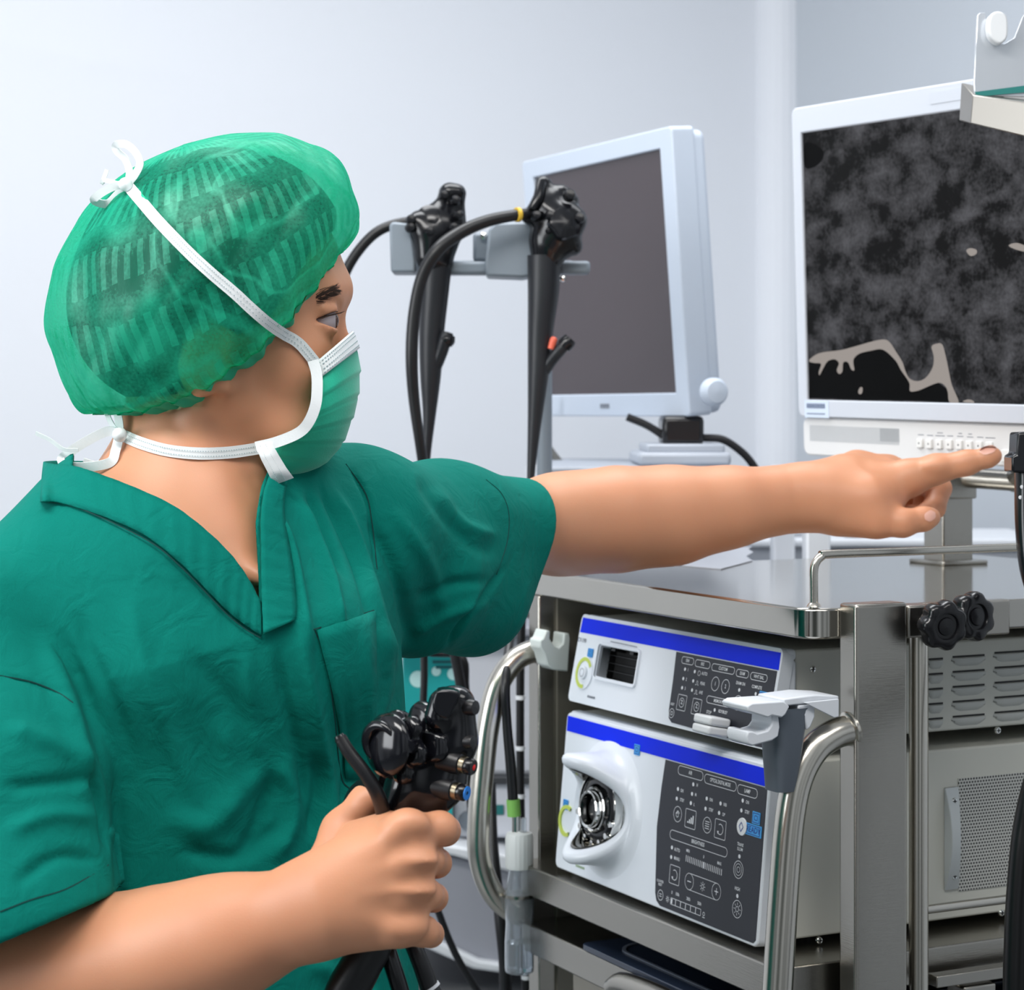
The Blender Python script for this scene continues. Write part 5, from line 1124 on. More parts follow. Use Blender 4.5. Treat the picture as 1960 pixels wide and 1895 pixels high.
bp2 = N_('ShaderNodeBump', Strength=.25, Distance=.0005); nt.links.new(n2.outputs['Fac'], bp2.inputs['Height']); nt.links.new(bp.outputs[0], bp2.inputs['Normal']); nt.links.new(bp2.outputs[0], bs.inputs['Normal'])

# ---- scrub top
shirtT = U(.05, Cone(P(372, 1235, 1.63), P(395, 2350, 1.62), .172, .185, NR, .70),
           Cone(P(330, 1075, 1.61), P(360, 1200, 1.615), .085, .12),
           chain((160, 1085, 1.575, 90), (-60, 1215, 1.51, 150), k=.03), chain((680, 1012, 1.70, 140), (360, 1030, 1.63, 110), k=.03),
           chain((440, 1140, 1.59, 110), (560, 1260, 1.585, 150), k=.03), chain((330, 1110, 1.555, 110), (250, 1250, 1.55, 150), k=.03))
slL = U(.035, chain((690, 1010, 1.70, 142), (850, 1012, 1.83, 112), (1080, 1020, 1.965, 97), k=.04), chain((800, 1120, 1.77, 140), (905, 1150, 1.845, 84), (960, 1110, 1.90, 70), k=.04))
hemp = P(985, 1060, 1.90); hemn = unit(A(.085, .095, -.042))
slL = Inter(slL, Pln(hemp, hemn), .004)
slR = U(.035, chain((-60, 1215, 1.51, 160), (0, 1500, 1.47, 190), (20, 1760, 1.435, 192), (30, 1900, 1.43, 190), k=.04))
hemR = P(100, 1762, 1.40); hemRn = unit(A(.42, -.12, -1.0))
slR = Inter(slR, Pln(hemR, hemRn), .004)
outer = U(.03, shirtT, slL); outer = U(.010, outer, slR)
class HollowL:
    def ev(s, p, c, R):
        d = Off(slL0, -.0055).ev(p, c, R); return np.maximum(d, -(Pln(hemp-hemn*.045, hemn).ev(p, c, R)))
slL0 = U(.035, chain((690, 1010, 1.70, 142), (850, 1012, 1.83, 112), (1080, 1020, 1.965, 97), k=.04), chain((800, 1120, 1.77, 140), (905, 1150, 1.845, 84), (960, 1110, 1.90, 70), k=.04))
slR0 = U(.035, chain((-60, 1215, 1.51, 160), (0, 1500, 1.47, 190), (20, 1760, 1.435, 192), (30, 1900, 1.43, 190), k=.04))
class HollowR:
    def ev(s, p, c, R):
        d = Off(slR0, -.0055).ev(p, c, R); return np.maximum(d, -(Pln(hemR-hemRn*.04, hemRn).ev(p, c, R)))
vpoly = [(195, 916), (262, 944), (330, 978), (385, 1020), (435, 1068), (470, 1115), (494, 1158), (492, 1080), (490, 1000), (500, 930), (530, 850), (500, 700), (150, 700), (140, 900)]
cloth = Cut(Cut(Cut(outer, HollowL()), HollowR()), PolyCut(vpoly, 1.2, 1.74), .001)
class Drape:                                      # gentle uneven hang of the cotton: the whole cloth is moved, its thickness kept
    def __init__(s, a): s.a = a
    def ev(s, p, c, R):
        n = np.sin(p[:, 0]*31+np.sin(p[:, 2]*23)*1.3)*np.sin(p[:, 2]*27+p[:, 1]*19)+.5*np.sin(p[:, 0]*57+p[:, 2]*41+p[:, 1]*33)
        return s.a.ev(p+np.outer(n*.0024, A(.2, .95, .15)), c, R)
V, F = sdf_mesh(Drape(cloth), (-.62, 1.2, CH-.62), (.06, 2.05, CH+.02), .0023, slack=2.6)
V0 = V.copy()
# folds: (points in photo pixels, width px, height mm, both ends tapered)
def px_of(V): return HX+FP*V[:, 0]/V[:, 1], HY+FP*(CH-V[:, 2])/V[:, 1]
FOLDS = [
 ([(110, 1185), (150, 1290), (185, 1400), (222, 1530), (232, 1700), (236, 1850)], 18, -3), ([(70, 1200), (118, 1320), (150, 1420), (170, 1560)], 26, 5), ([(245, 1120), (270, 1250), (330, 1420), (380, 1560)], 34, 2.5),
 ([(150, 1160), (170, 1240), (220, 1350), (260, 1480)], 22, -2.5), ([(0, 1290), (70, 1310), (140, 1345)], 7, -1.6), ([(0, 1390), (100, 1420), (190, 1480)], 30, 3),
 ([(0, 1510), (90, 1500), (185, 1490)], 22, -3), ([(165, 1475), (195, 1540), (208, 1640)], 16, -4), ([(0, 1600), (100, 1560), (200, 1570)], 26, 3), ([(20, 1700), (110, 1640), (200, 1650)], 20, -3),
 ([(555, 1110), (580, 1250), (610, 1400), (640, 1600), (655, 1850)], 24, 5), ([(530, 1225), (545, 1330), (575, 1450), (600, 1620)], 20, -4), ([(520, 960), (555, 1050), (580, 1160), (600, 1270)], 15, 5),
 ([(505, 940), (535, 1040), (556, 1130)], 10, -5), ([(560, 930), (600, 1020), (640, 1130), (660, 1250)], 14, 4.5), ([(580, 925), (625, 1020), (665, 1120)], 10, -4),
 ([(620, 905), (670, 1000), (705, 1100), (740, 1230), (760, 1290)], 14, 4), ([(600, 910), (650, 1010), (690, 1110), (718, 1230)], 10, -3.5), ([(660, 880), (700, 950), (715, 1020), (720, 1100)], 8, -2.2),
 ([(700, 980), (760, 1100), (790, 1250)], 18, -4.5), ([(740, 960), (820, 1080), (850, 1190)], 24, 3), ([(720, 1180), (740, 1300), (700, 1420)], 16, 4),
 ([(800, 905), (830, 960), (900, 1040), (960, 1060)], 20, -2.5), ([(830, 925), (880, 1000), (960, 1030)], 18, 3), ([(790, 1150), (860, 1120), (950, 1110)], 18, -3), ([(780, 1220), (850, 1180), (940, 1150)], 18, 3), ([(850, 1250), (880, 1200), (930, 1140), (968, 1075)], 9, -3.5),
 ([(300, 1560), (400, 1580), (480, 1500), (600, 1440)], 40, 3.5), ([(330, 1620), (450, 1640), (560, 1560)], 26, -3), ([(460, 1640), (500, 1560), (520, 1440)], 26, -4), ([(420, 1360), (440, 1480), (430, 1600)], 40, 3),
 ([(540, 1450), (560, 1560), (520, 1660)], 26, 4.5), ([(600, 1430), (610, 1520), (590, 1620)], 18, -4), ([(350, 1230), (430, 1330), (520, 1420)], 40, -2), ([(660, 1300), (665, 1450), (650, 1580)], 14, -3),
 ([(690, 1180), (705, 1330), (690, 1500)], 16, 3), ([(470, 1230), (480, 1350), (500, 1480)], 22, 2), ([(600, 1830), (640, 1870), (700, 1895)], 30, 4), ([(690, 1840), (700, 1870), (720, 1900)], 16, -4), ([(740, 1700), (745, 1800), (770, 1900)], 18, 4)]
def fold_disp(V, F, folds):
    N = normals(V, F); u, v = px_of(V); d = np.zeros(len(V))
    for pts, w, h in folds:
        q = np.array(spline([A(*p) for p in pts], 6)); n = len(q); best = np.full(len(V), 1e9); tt = np.zeros(len(V))
        bb = (u > q[:, 0].min()-3*w) & (u < q[:, 0].max()+3*w) & (v > q[:, 1].min()-3*w) & (v < q[:, 1].max()+3*w) & (N[:, 1] < .25)
        if not bb.any(): continue
        uu, vv_ = u[bb], v[bb]; b2 = best[bb]; t2 = tt[bb]
        for i in range(n-1):
            e = q[i+1]-q[i]; t = np.clip(((uu-q[i, 0])*e[0]+(vv_-q[i, 1])*e[1])/(e@e+1e-9), 0, 1); dd = np.hypot(uu-q[i, 0]-t*e[0], vv_-q[i, 1]-t*e[1])
            m_ = dd < b2; b2 = np.where(m_, dd, b2); t2 = np.where(m_, (i+t)/(n-1), t2)
        tp = np.clip(np.minimum(t2, 1-t2)*4, 0, 1); tp = tp*tp*(3-2*tp)
        d[bb] += h*.0014*np.exp(-(b2/(w*.62))**2)*tp
    return V+N*d[:, None]
V = fold_disp(V, F, FOLDS)
print('shirt', len(V)); top_ = link('scrub_top', np_mesh(V, F), CL, per, smooth=180)
TS = bvh((V, F))
# solid shirt without the neck hole, for laying the band on
Vu, Fu = sdf_mesh(outer, (-.5, 1.3, CH-.35), (.05, 1.9, CH+.02), .006, slack=1.8, newton=1); TU = bvh((Vu, Fu))
# neck band: pairs (inner edge, outer edge), in photo pixels with depth where it stands free of the shirt
def zz(p, off): 
    h = cast(p[0], p[1], TU, off)
    if len(p) == 3: return P(*p) if h is None or p[2] < h[1] or p[2] > 1.63 else h
    return h if h is not None else P(p[0], p[1], 1.6)
band = [((470, 905, 1.74), (520, 935, 1.75)), ((400, 892, 1.77), (420, 950, 1.79)), ((300, 886, 1.78), (300, 950, 1.80)), ((190, 884, 1.75), (180, 950, 1.77)), ((110, 882, 1.69), (100, 958, 1.70)), ((85, 884, 1.62), (83, 966, 1.62)),
        ((104, 889, 1.575), (112, 966, 1.57)), ((150, 901, 1.55), (170, 982, 1.54)), ((200, 917, 1.54), (225, 1002, 1.525))]
bandf = [((262, 941), (282, 1030)), ((330, 973), (345, 1080)), ((385, 1014), (392, 1128)), ((435, 1062), (435, 1172)), ((470, 1110), (470, 1200)), ((496, 1158), (499, 1218))]
pi = [zz(a, .004) for a, b in band+bandf]; po = [zz(b, .003) for a, b in band+bandf]
def strip(pi, po, name, n=6, cols=7, thick=.0016, par=top_, M_=CL, wob=.0006):
    a = spline(pi, n); b = spline(po, n); rows = []
    for i, (p, q) in enumerate(zip(a, b)):
        rows.append([p+(q-p)*t+A(0, -1, 0)*(.0018*math.sin(PI*t)+wob*math.sin(i*1.7+t*2)) for t in np.linspace(0, 1, cols)])
    m_ = MB(); m_.grid(rows); o = m_.build(name, M_, par, smooth=180); s_ = o.modifiers.new('solid', 'SOLIDIFY'); s_.thickness = thick; s_.offset = 0; return o
strip(pi, po, 'neckband')
pr_i = [(496, 1160), (493, 1110), (491, 1050), (491, 1000), (497, 950), (512, 905)]; pr_o = [(562, 1172), (556, 1110), (548, 1060), (538, 1010), (536, 960), (548, 912)]
pr_i = [(500, 1216)]+pr_i[0:]; pr_o = [(560, 1192)]+pr_o[0:]
strip([zz(a, .006) for a in pr_i], [zz(b, .005) for b in pr_o], 'neckband')
THR = mat('seam_thread', (0, 62, 60), .9)
def seam(pts, name='seam', w=.0008, off=.0005, T=TS, M_=THR):
    q = drape_path(pts, T, off, n=8, smooth=2); m_ = MB(); ribbon(m_, q, w, .0003); return m_.build(name, M_, top_, smooth=60)
seam([(0, 1293), (60, 1305), (110, 1325), (140, 1345)]); seam([(662, 888), (700, 945), (712, 1000), (722, 1090)]); seam([(930, 918), (960, 945), (974, 985), (970, 1040), (950, 1100)])
seam([(0, 1745), (60, 1722), (130, 1700), (208, 1655)])
seam([(600, 1205), (716, 1168)]); seam([(602, 1205), (625, 1265), (640, 1370), (652, 1480), (668, 1508), (690, 1515)]); seam([(716, 1168), (718, 1240), (715, 1340)]); seam([(628, 1265), (716, 1240)])
seam([(84, 960), (150, 972), (282, 1034), (345, 1084), (392, 1132), (435, 1176), (470, 1204), (499, 1221)], T=TU, off=.0040)
# breast pocket: a second layer on the shirt
rows = []
for t in np.linspace(0, 1, 14):
    l = A(603, 1207)*(1-t)+A(660, 1490)*t+A(8*math.sin(PI*t), 0); r = A(716, 1170)*(1-t)+A(715, 1490)*t; rows.append([])
    for s_ in np.linspace(0, 1, 9):
        p = l+(r-l)*s_; h = cast(p[0], p[1], TS, .0022); rows[-1].append(h if h is not None else rows[-1][-1])
m = MB(); m.grid(rows); o = m.build('pocket', CL, top_, smooth=180); s_ = o.modifiers.new('solid', 'SOLIDIFY'); s_.thickness = .0012; s_.offset = 1
# trousers and shoes (below the frame)
hipc = A(-.235, 1.62, .86); lat = A(.786, .618, 0)
tr_ = U(.03, Cone(hipc+A(0, 0, .04), hipc-A(0, 0, .04), .16, .155, NR, .72), *[Cone(hipc+lat*.085*s_+A(0, 0, -.03), A(hipc[0], hipc[1], .10)+lat*.12*s_, .10, .075) for s_ in (-1, 1)])
V, F = sdf_mesh(tr_, (-.55, 1.3, .0), (.1, 1.95, 1.1), .008); link('scrub_trousers', np_mesh(V, F), CL, per, smooth=180)
for s_ in (-1, 1):
    c = A(hipc[0], hipc[1], .035)+lat*.12*s_; V, F = sdf_mesh(Inter(U(.02, Cone(c-NR*.05, c+NR*.14, .042, .038, (0, 0, 1), .9)), Pln((0, 0, .003), (0, 0, -1))), c-.25, c+.25, .006); link('shoe', np_mesh(V, F), WHITEP, per, smooth=180)

# ---- hair under the cap
HR = mat('dark_hair', (34, 30, 30), .6, bump=.6, bscale=120, stretch=(8, 8, 1))
hairp = [(640, 440), (600, 470), (560, 540), (520, 600), (455, 640), (395, 600), (345, 640), (350, 740), (330, 790), (240, 812), (205, 800), (100, 760), (60, 500), (200, 250), (450, 220), (660, 330)]
hairN = Inter(U(.02, Off(U(.03, head), .004), ep(398, 512, 0, 262, .088, 205, 28), ep(340, 600, 0, 198, .080, 175)), PolyCut(hairp, 1.2, 2.0), .003)
V, F = sdf_mesh(hairN, P(100, 850, 1.7)-A(.02, .25, .02), P(700, 240, 1.45)+A(.02, .4, .02), .003); link('hair', np_mesh(V, F), HR, per, smooth=180)
TH = bvh((V, F), (BV, BF))
# ---- eye and brow
m = MB(); ec = EC
m.lathe([(ER*math.sin(t), ER*math.cos(t)) for t in np.linspace(.001, PI-.001, 20)], ec, (1, 0, 0), 28); eye = m.build('eyeball', mat('eye_white', (168, 156, 160), .12), per, smooth=180)
gd = unit(A(.93, .30, .02)); gd = unit(A(.96, .05, .0))
m = MB(); m.lathe([(.0056, .0093), (.0050, .0100), (.0030, .0109), (.0001, .0114)], ec, gd, 24); m.build('iris', mat('iris_brown', (70, 45, 38), .1), eye, smooth=180)
EB = mat('brow_hair', (70, 52, 44), .8)
m = MB()
for k in range(240):
    t = RNG.random()**.85; x = 604+t*50; y = 573-24*t**.9+RNG.normal()*4.2*(1.05-.45*t); h = cast(x, y, TBody, .0004)
    if h is None: continue
    e = cast(x+10+6*RNG.random(), y-6-4*RNG.random()+8*(y > 573-24*t**.9), TBody, .0009)
    if e is None or np.linalg.norm(e-h) > .010: continue
    m.tube([h, (h+e)/2+A(0, -.0006, 0), e], [.00026, .00022, .0001], 3, caps=False)
m.build('eyebrow', EB, per, smooth=0); tag(bpy.data.objects['eyebrow'], 'dark eyebrow')
m = MB()
for k in range(16):
    t = k/15; a = EC+A(-.004+.0135*t, -.0108*math.cos(t*1.35)-.0008, .0022+.0030*t); d = A(.0052+.002*t, -.0016*(1-t), -.0010+.0030*t); m.tube([a, a+d*.5+A(0, 0, -.0007), a+d], [.0003, .00024, .0001], 4, caps=False)
m.tube(spline([EC+A(-.0050, -.0105, .0006), EC+A(.0010, -.0114, .0034), EC+A(.0070, -.0090, .0056), EC+A(.0108, -.0040, .0066)], 4), [.0004]*13, 5)
m.build('eyelashes', EB, per, smooth=0)

# ---- bouffant cap
CM = bpy.data.materials.new('cap_fabric'); CM.use_nodes = True; nt = CM.node_tree; nt.nodes.remove(nt.nodes['Principled BSDF']); out = nt.nodes['Material Output']
uvn = nt.nodes.new('ShaderNodeUVMap'); sx = nt.nodes.new('ShaderNodeSeparateXYZ'); nt.links.new(uvn.outputs[0], sx.inputs[0])
tc = nt.nodes.new('ShaderNodeTexCoord'); nz = N_('ShaderNodeTexNoise', Scale=11, Detail=4, Distortion=.8); nt.links.new(tc.outputs['Object'], nz.inputs['Vector'])
nf = N_('ShaderNodeTexNoise', Scale=420, Detail=2); nt.links.new(tc.outputs['Object'], nf.inputs['Vector'])
st = M_('GREATER_THAN', M_('SINE', M_('ADD', M_('MULTIPLY', sx.outputs[0], 2*PI*64), M_('MULTIPLY', nz.outputs['Fac'], 3.0))), .1)
bd = M_('GREATER_THAN', M_('SINE', M_('ADD', M_('MULTIPLY', sx.outputs[1], 2*PI*4.3), M_('MULTIPLY', nz.outputs['Fac'], 2.5))), -.25)
sb = M_('MULTIPLY', st, bd)
op = M_('ADD', M_('ADD', M_('MULTIPLY', sb, .26), .40), M_('MULTIPLY', M_('SUBTRACT', nf.outputs['Fac'], .5), .5)); op = M_('ADD', op, M_('MULTIPLY', M_('SUBTRACT', nz.outputs['Fac'], .5), 1.1))
n4 = N_('ShaderNodeTexNoise', Scale=7, Detail=2, Distortion=1.6); nt.links.new(tc.outputs['Object'], n4.inputs['Vector'])
cr_ = M_('MAXIMUM', M_('SUBTRACT', 1.0, M_('MULTIPLY', M_('ABSOLUTE', M_('SUBTRACT', n4.outputs['Fac'], .5)), 22.0)), 0.0)
op = M_('MINIMUM', M_('MAXIMUM', M_('ADD', op, M_('MULTIPLY', cr_, .34)), .24), .94)
df = nt.nodes.new('ShaderNodeBsdfDiffuse'); df.inputs[0].default_value = srgb(10, 196, 156)
tl = nt.nodes.new('ShaderNodeBsdfTranslucent'); tl.inputs[0].default_value = srgb(20, 225, 178)
gl = nt.nodes.new('ShaderNodeBsdfGlossy'); gl.inputs['Roughness'].default_value = .45; gl.inputs[0].default_value = (.8, 1, .95, 1)
tp = nt.nodes.new('ShaderNodeBsdfTransparent'); tp.inputs[0].default_value = srgb(150, 235, 210)
def mixs(f, a, b):
    n_ = nt.nodes.new('ShaderNodeMixShader')
    if isinstance(f, float): n_.inputs[0].default_value = f
    else: nt.links.new(f, n_.inputs[0])
    nt.links.new(a, n_.inputs[1]); nt.links.new(b, n_.inputs[2]); return n_.outputs[0]
c_ = mixs(.45, df.outputs[0], tl.outputs[0]); c_ = mixs(.06, c_, gl.outputs[0]); c_ = mixs(op, tp.outputs[0], c_); nt.links.new(c_, out.inputs['Surface'])
rowsK = [(0, (641, 482), (203, 782), .076, 1.0), (.04, (660, 468), (168, 785), .086, 1.0), (.1, (676, 440), (135, 755), .096, .92), (.2, (682, 402), (108, 695), .104, .78), (.35, (672, 352), (88, 610), .110, .55), (.5, (645, 310), (98, 522), .108, .32),
         (.65, (595, 276), (140, 442), .098, .15), (.8, (525, 256), (200, 368), .078, .05), (.9, (455, 256), (262, 318), .054, 0), (1.0, (352, 276), (346, 279), .002, 0)]
ts = [r[0] for r in rowsK]; NPH, NT = 384, 84
def kin(t, f): return np.interp(t, ts, [f(r) for r in rowsK])
rim3 = []; CV = []; rng = np.random.default_rng(11); ph0 = rng.random(12)*6.28
def smoothk(t, f):           # smooth (Hermite) interpolation of the key rows
    ys = [f(r) for r in rowsK]; i = min(max(int(np.searchsorted(ts, t, 'right'))-1, 0), len(ts)-2); h_ = ts[i+1]-ts[i]; x = (t-ts[i])/h_
    def sl(k):
        if k == 0: return (ys[1]-ys[0])/(ts[1]-ts[0])
        if k == len(ts)-1: return (ys[-1]-ys[-2])/(ts[-1]-ts[-2])
        a, b = (ys[k]-ys[k-1])/(ts[k]-ts[k-1]), (ys[k+1]-ys[k])/(ts[k+1]-ts[k]); return 0 if a*b <= 0 else 2*a*b/(a+b)
    return ys[i]*(2*x**3-3*x*x+1)+h_*sl(i)*(x**3-2*x*x+x)+ys[i+1]*(-2*x**3+3*x*x)+h_*sl(i+1)*(x**3-x*x)
for i in range(NT+1):
    t = (i/NT)**1.25; Fx, Fy = smoothk(t, lambda r: r[1][0]), smoothk(t, lambda r: r[1][1]); Kx, Ky = smoothk(t, lambda r: r[2][0]), smoothk(t, lambda r: r[2][1])
    Wd, sg = smoothk(t, lambda r: r[3]), smoothk(t, lambda r: r[4]); cx, cy = (Fx+Kx)/2, (Fy+Ky)/2; ex, ey = (Fx-Kx)/2, (Fy-Ky)/2; L = math.hypot(ex, ey); nx, ny = -ey/L, ex/L   # n points below the rim line
    row = []
    for j in range(NPH):
        a = 2*PI*j/NPH; ca_, sa_ = math.cos(a), math.sin(a)
        pw = .92; c2 = math.copysign(abs(ca_)**pw, ca_); s2 = math.copysign(abs(sa_)**pw, sa_)
        sag = 100*sg*(s2*s2)*(1 if True else 0)*(.78+.22*ca_*-1)
        u = cx+ex*c2+nx*sag; v = cy+ey*c2+ny*sag; z = ZH-Wd*s2+.004
        near_rim = math.exp(-t/.06); amp = .0022*math.exp(-t/.05)*(1-math.exp(-t/.006)*.3)
        # gathers running up from the elastic, larger soft folds above
        g_ = amp*math.sin(46*a+1.4*math.sin(3*a))+.0016*math.exp(-t/.25)*math.sin(23*a+2*math.sin(2*a+ph0[0]))
        g_ += .0032*min(1, t/.1)*(1-t)**.5*(math.sin(5*a+7*t+ph0[1])*math.sin(3*t*PI+ph0[2])+.5*math.sin(11*a-9*t+ph0[3]))
        g_ += .0016*min(1, t/.1)*(1-t)*abs(math.sin(7.3*a+13*t+ph0[4]+math.sin(9*t+2*a)))
        p = P(u, v, z); ctr = P(400, 520, ZH); dr = unit(p-ctr); row.append(p+dr*g_)
    CV.append(row)
m = MB(); m.grid(CV, closed=True); me = bpy.data.meshes.new('m'); me.from_pydata(m.v, [], m.f); uvl = me.uv_layers.new(name='UVMap')
for li, lo in enumerate(me.loops):
    i, j = divmod(lo.vertex_index, NPH); uvl.data[li].uv = (j/NPH, (i/NT)**1.25)
for pl_ in me.polygons:       # keep the seam column from wrapping
    js = [me.loops[l].vertex_index % NPH for l in pl_.loop_indices]
    if max(js)-min(js) > 10:
        for l in pl_.loop_indices:
            if me.loops[l].vertex_index % NPH == 0: uvl.data[l].uv = (1.0, uvl.data[l].uv[1])
cap = link('bouffant_cap', me, CM, per, smooth=180)
# elastic band: ruffled hem outside the rim
m = MB(); rows = []
for j in range(NPH+1):
    a = j % NPH; p = CV[1][a]; q = CV[0][a]; d = unit(q-p); o_ = unit(q-P(400, 560, ZH)); w = .0012*math.sin(a*2*PI/NPH*52+2*math.sin(a*2*PI/NPH*5))
    rows.append([CV[4][a]+o_*.0012, q+o_*(.0020+w*.6), q+d*.006+o_*(.0028+w*1.2), q+d*.013+o_*(.0015+w)+A(0, 0, 0)])
m.grid(rows); EL = mat('elastic_hem', (28, 178, 138), .7, Transmission_Weight=0.0); m.build('elastic_hem', EL, cap, smooth=180)
capq = [tuple(map(float, p)) for r in CV for p in r]; TCap = BVHTree.FromPolygons(capq, [tuple(f) for f in m.f and MB().grid(CV, closed=True).f])

# ---- face mask
MK = bpy.data.materials.new('mask_fabric'); MK.use_nodes = True; nt = MK.node_tree; bs = nt.nodes['Principled BSDF']; bs.inputs['Roughness'].default_value = .55; bs.inputs['Base Color'].default_value = srgb(24, 192, 156)
tc = nt.nodes.new('ShaderNodeTexCoord'); n2 = N_('ShaderNodeTexNoise', Scale=700, Detail=2); nt.links.new(tc.outputs['Object'], n2.inputs['Vector']); bp = N_('ShaderNodeBump', Strength=.3, Distance=.0006)
nt.links.new(n2.outputs['Fac'], bp.inputs['Height']); nt.links.new(bp.outputs[0], bs.inputs['Normal']); bs.inputs['Sheen Weight'].default_value = .3
MKW = mat('mask_white', (236, 240, 242), .6, bump=.2, bscale=500)
mrows = [(0, (600, 693), (669, 634), -.056), (.06, (603, 706), (674, 645), -.057), (.16, (606, 730), (684, 672), -.058), (.3, (603, 768), (688, 715), -.058), (.45, (592, 806), (684, 765), -.056), (.6, (560, 836), (670, 812), -.052), (.75, (520, 852), (652, 855), -.046), (.88, (498, 870), (615, 893), -.038), (1, (522, 925), (548, 918), -.024)]
tms = [r[0] for r in mrows]
def mrow(t, k=24, pl_=1):
    g = lambda f: float(np.interp(t, tms, [f(r) for r in mrows]))
    nx, ny, sx_, sy, dz = g(lambda r: r[1][0]), g(lambda r: r[1][1]), g(lambda r: r[2][0]), g(lambda r: r[2][1]), g(lambda r: r[3])
    out_ = []
    for j in range(k+1):
        a = PI*(j/k)-PI/2; e = math.cos(a)**.75 if math.cos(a) > 0 else 0; s_ = math.copysign(abs(math.sin(a))**.9, math.sin(a))
        fold = pl_*(.0016*((t*7) % 1)+.0012*math.sin(t*9+j*.35)*math.sin(j*.26))
        p = P(nx+(sx_-nx)*e, ny+(sy-ny)*e, ZH+dz*(-s_ if False else -1)*s_*1.0); out_.append(p+unit(A(.6*e, -1*(-s_) if s_ > 0 else -abs(s_), 0)+1e-6)*fold)
    return out_
m = MB(); m.grid([mrow(t) for t in np.linspace(.10, 1, 50)]); mk_ = m.build('face_mask', MK, per, smooth=60); s_ = mk_.modifiers.new('solid', 'SOLIDIFY'); s_.thickness = .0012; s_.offset = -1
m = MB(); m.grid([[p+A(.0022, -.0018, 0) for p in mrow(t, pl_=0)] for t in np.linspace(-.0, .14, 8)]); o = m.build('nose_strip', MKW, mk_, smooth=60); s_ = o.modifiers.new('solid', 'SOLIDIFY'); s_.thickness = .0014; s_.offset = 0
m = MB()
for t in (.02, .05, .09, .12):
    r = mrow(t, 60, 0)
    for j in range(0, 60, 1):
        d = r[j+1]-r[j]; p = r[j]+A(.0030, -.0026, 0); m.box(p, d*.5, A(0, 0, .0005), A(.0003, -.0004, 0))
STC = mat('stitch_grey', (150, 172, 178), .7); m.build('stitch_line', STC, mk_, smooth=0)
TM = bvh((BV, BF), (np.array([p for t in np.linspace(.0, 1, 40) for p in mrow(t)]), MB().grid([mrow(t) for t in np.linspace(0, 1, 40)]).f))
# side edges of the mask, and the lower white corner flap
q = [P(x, y, ZH-.064+z) for x, y, z in ((599, 690, 0), (606, 715, -.001), (607, 745, -.002), (604, 775, -.002), (592, 806, 0), (572, 828, .004), (530, 846, .008), (490, 856, .010))]
m = MB(); ribbon(m, spline(q, 6), .0080, .0014); m.build('edge_binding', MKW, mk_, smooth=60)
m = MB(); fl = [[P(490, 855, ZH-.058), P(520, 848, ZH-.056)], [P(500, 880, ZH-.056), P(534, 872, ZH-.054)], [P(512, 903, ZH-.053), P(548, 895, ZH-.051)], [P(524, 928, ZH-.050), P(562, 914, ZH-.048)]]
m.grid(fl); o = m.build('corner_flap', MKW, mk_, smooth=60); s_ = o.modifiers.new('solid', 'SOLIDIFY'); s_.thickness = .0012
m = MB()
for f_ in (.25, .6):
    c1 = [r[0]+(r[1]-r[0])*f_ for r in fl]
    for p, q_ in zip(c1[:-1], c1[1:]):
        for k in range(8): m.box(p+(q_-p)*k/8+A(0, -.0009, 0), (q_-p)/14, A(.0005, 0, 0), A(0, -.0003, 0))
m.build('stitch_line', STC, mk_, smooth=0)
def dash(m_, pts, side_off, every=.0018):
    n = len(pts)
    for i in range(n-1):
        p, q_ = pts[i], pts[i+1]; L = np.linalg.norm(q_-p); k = max(1, int(L/every)); t = unit(q_-p); s_ = unit(np.cross(t, unit(p-A(0, 0, CH))))
        for j in range(k):
            c = p+(q_-p)*(j/k)+s_*side_off; m_.box(c-unit(c-A(0, 0, CH))*.0011, t*.0009, s_*.0005, -unit(c-A(0, 0, CH))*.0002)
up = drape_path([(240, 350), (270, 385), (300, 420), (335, 457), (370, 492), (410, 528), (450, 562), (480, 590), (510, 616), (540, 638), (570, 658), (600, 694)], TCap, .0025, n=5, dflt=1.52)
zh = [cast(*[float(x) for x in topx(p)], TH, .003) for p in up]
up = [p if h is None or p[1] < h[1] else h for p, h in zip(up, zh)]
def zs(pts, it=6):
    Z_ = np.array([p[1] for p in pts]); 
    for _ in range(it): s2 = Z_.copy(); s2[1:-1] = (Z_[:-2]+Z_[1:-1]+Z_[2:])/3; Z_ = np.minimum(s2, Z_)
    return [P(*[float(x) for x in topx(p)], z) for p, z in zip(pts, Z_)]
up = zs(up, 3)
m = MB(); ribbon(m, up, .0082, .0010); tie = m.build('upper_tie', MKW, mk_, smooth=60)
m = MB(); dash(m, up[14:], .0016); dash(m, up[14:], -.0016); m.build('stitch_line', STC, tie, smooth=0)
lo_ = drape_path([(496, 858), (440, 866), (380, 868), (320, 862), (270, 848), (232, 832)], TBody, .0028, n=6, dflt=1.57); lo_ = zs(lo_, 14)
m = MB(); ribbon(m, lo_, .0088, .0010); tie2 = m.build('lower_tie', MKW, mk_, smooth=60)
m = MB(); dash(m, lo_, .0018); dash(m, lo_, -.0018); m.build('stitch_line', STC, tie2, smooth=0)
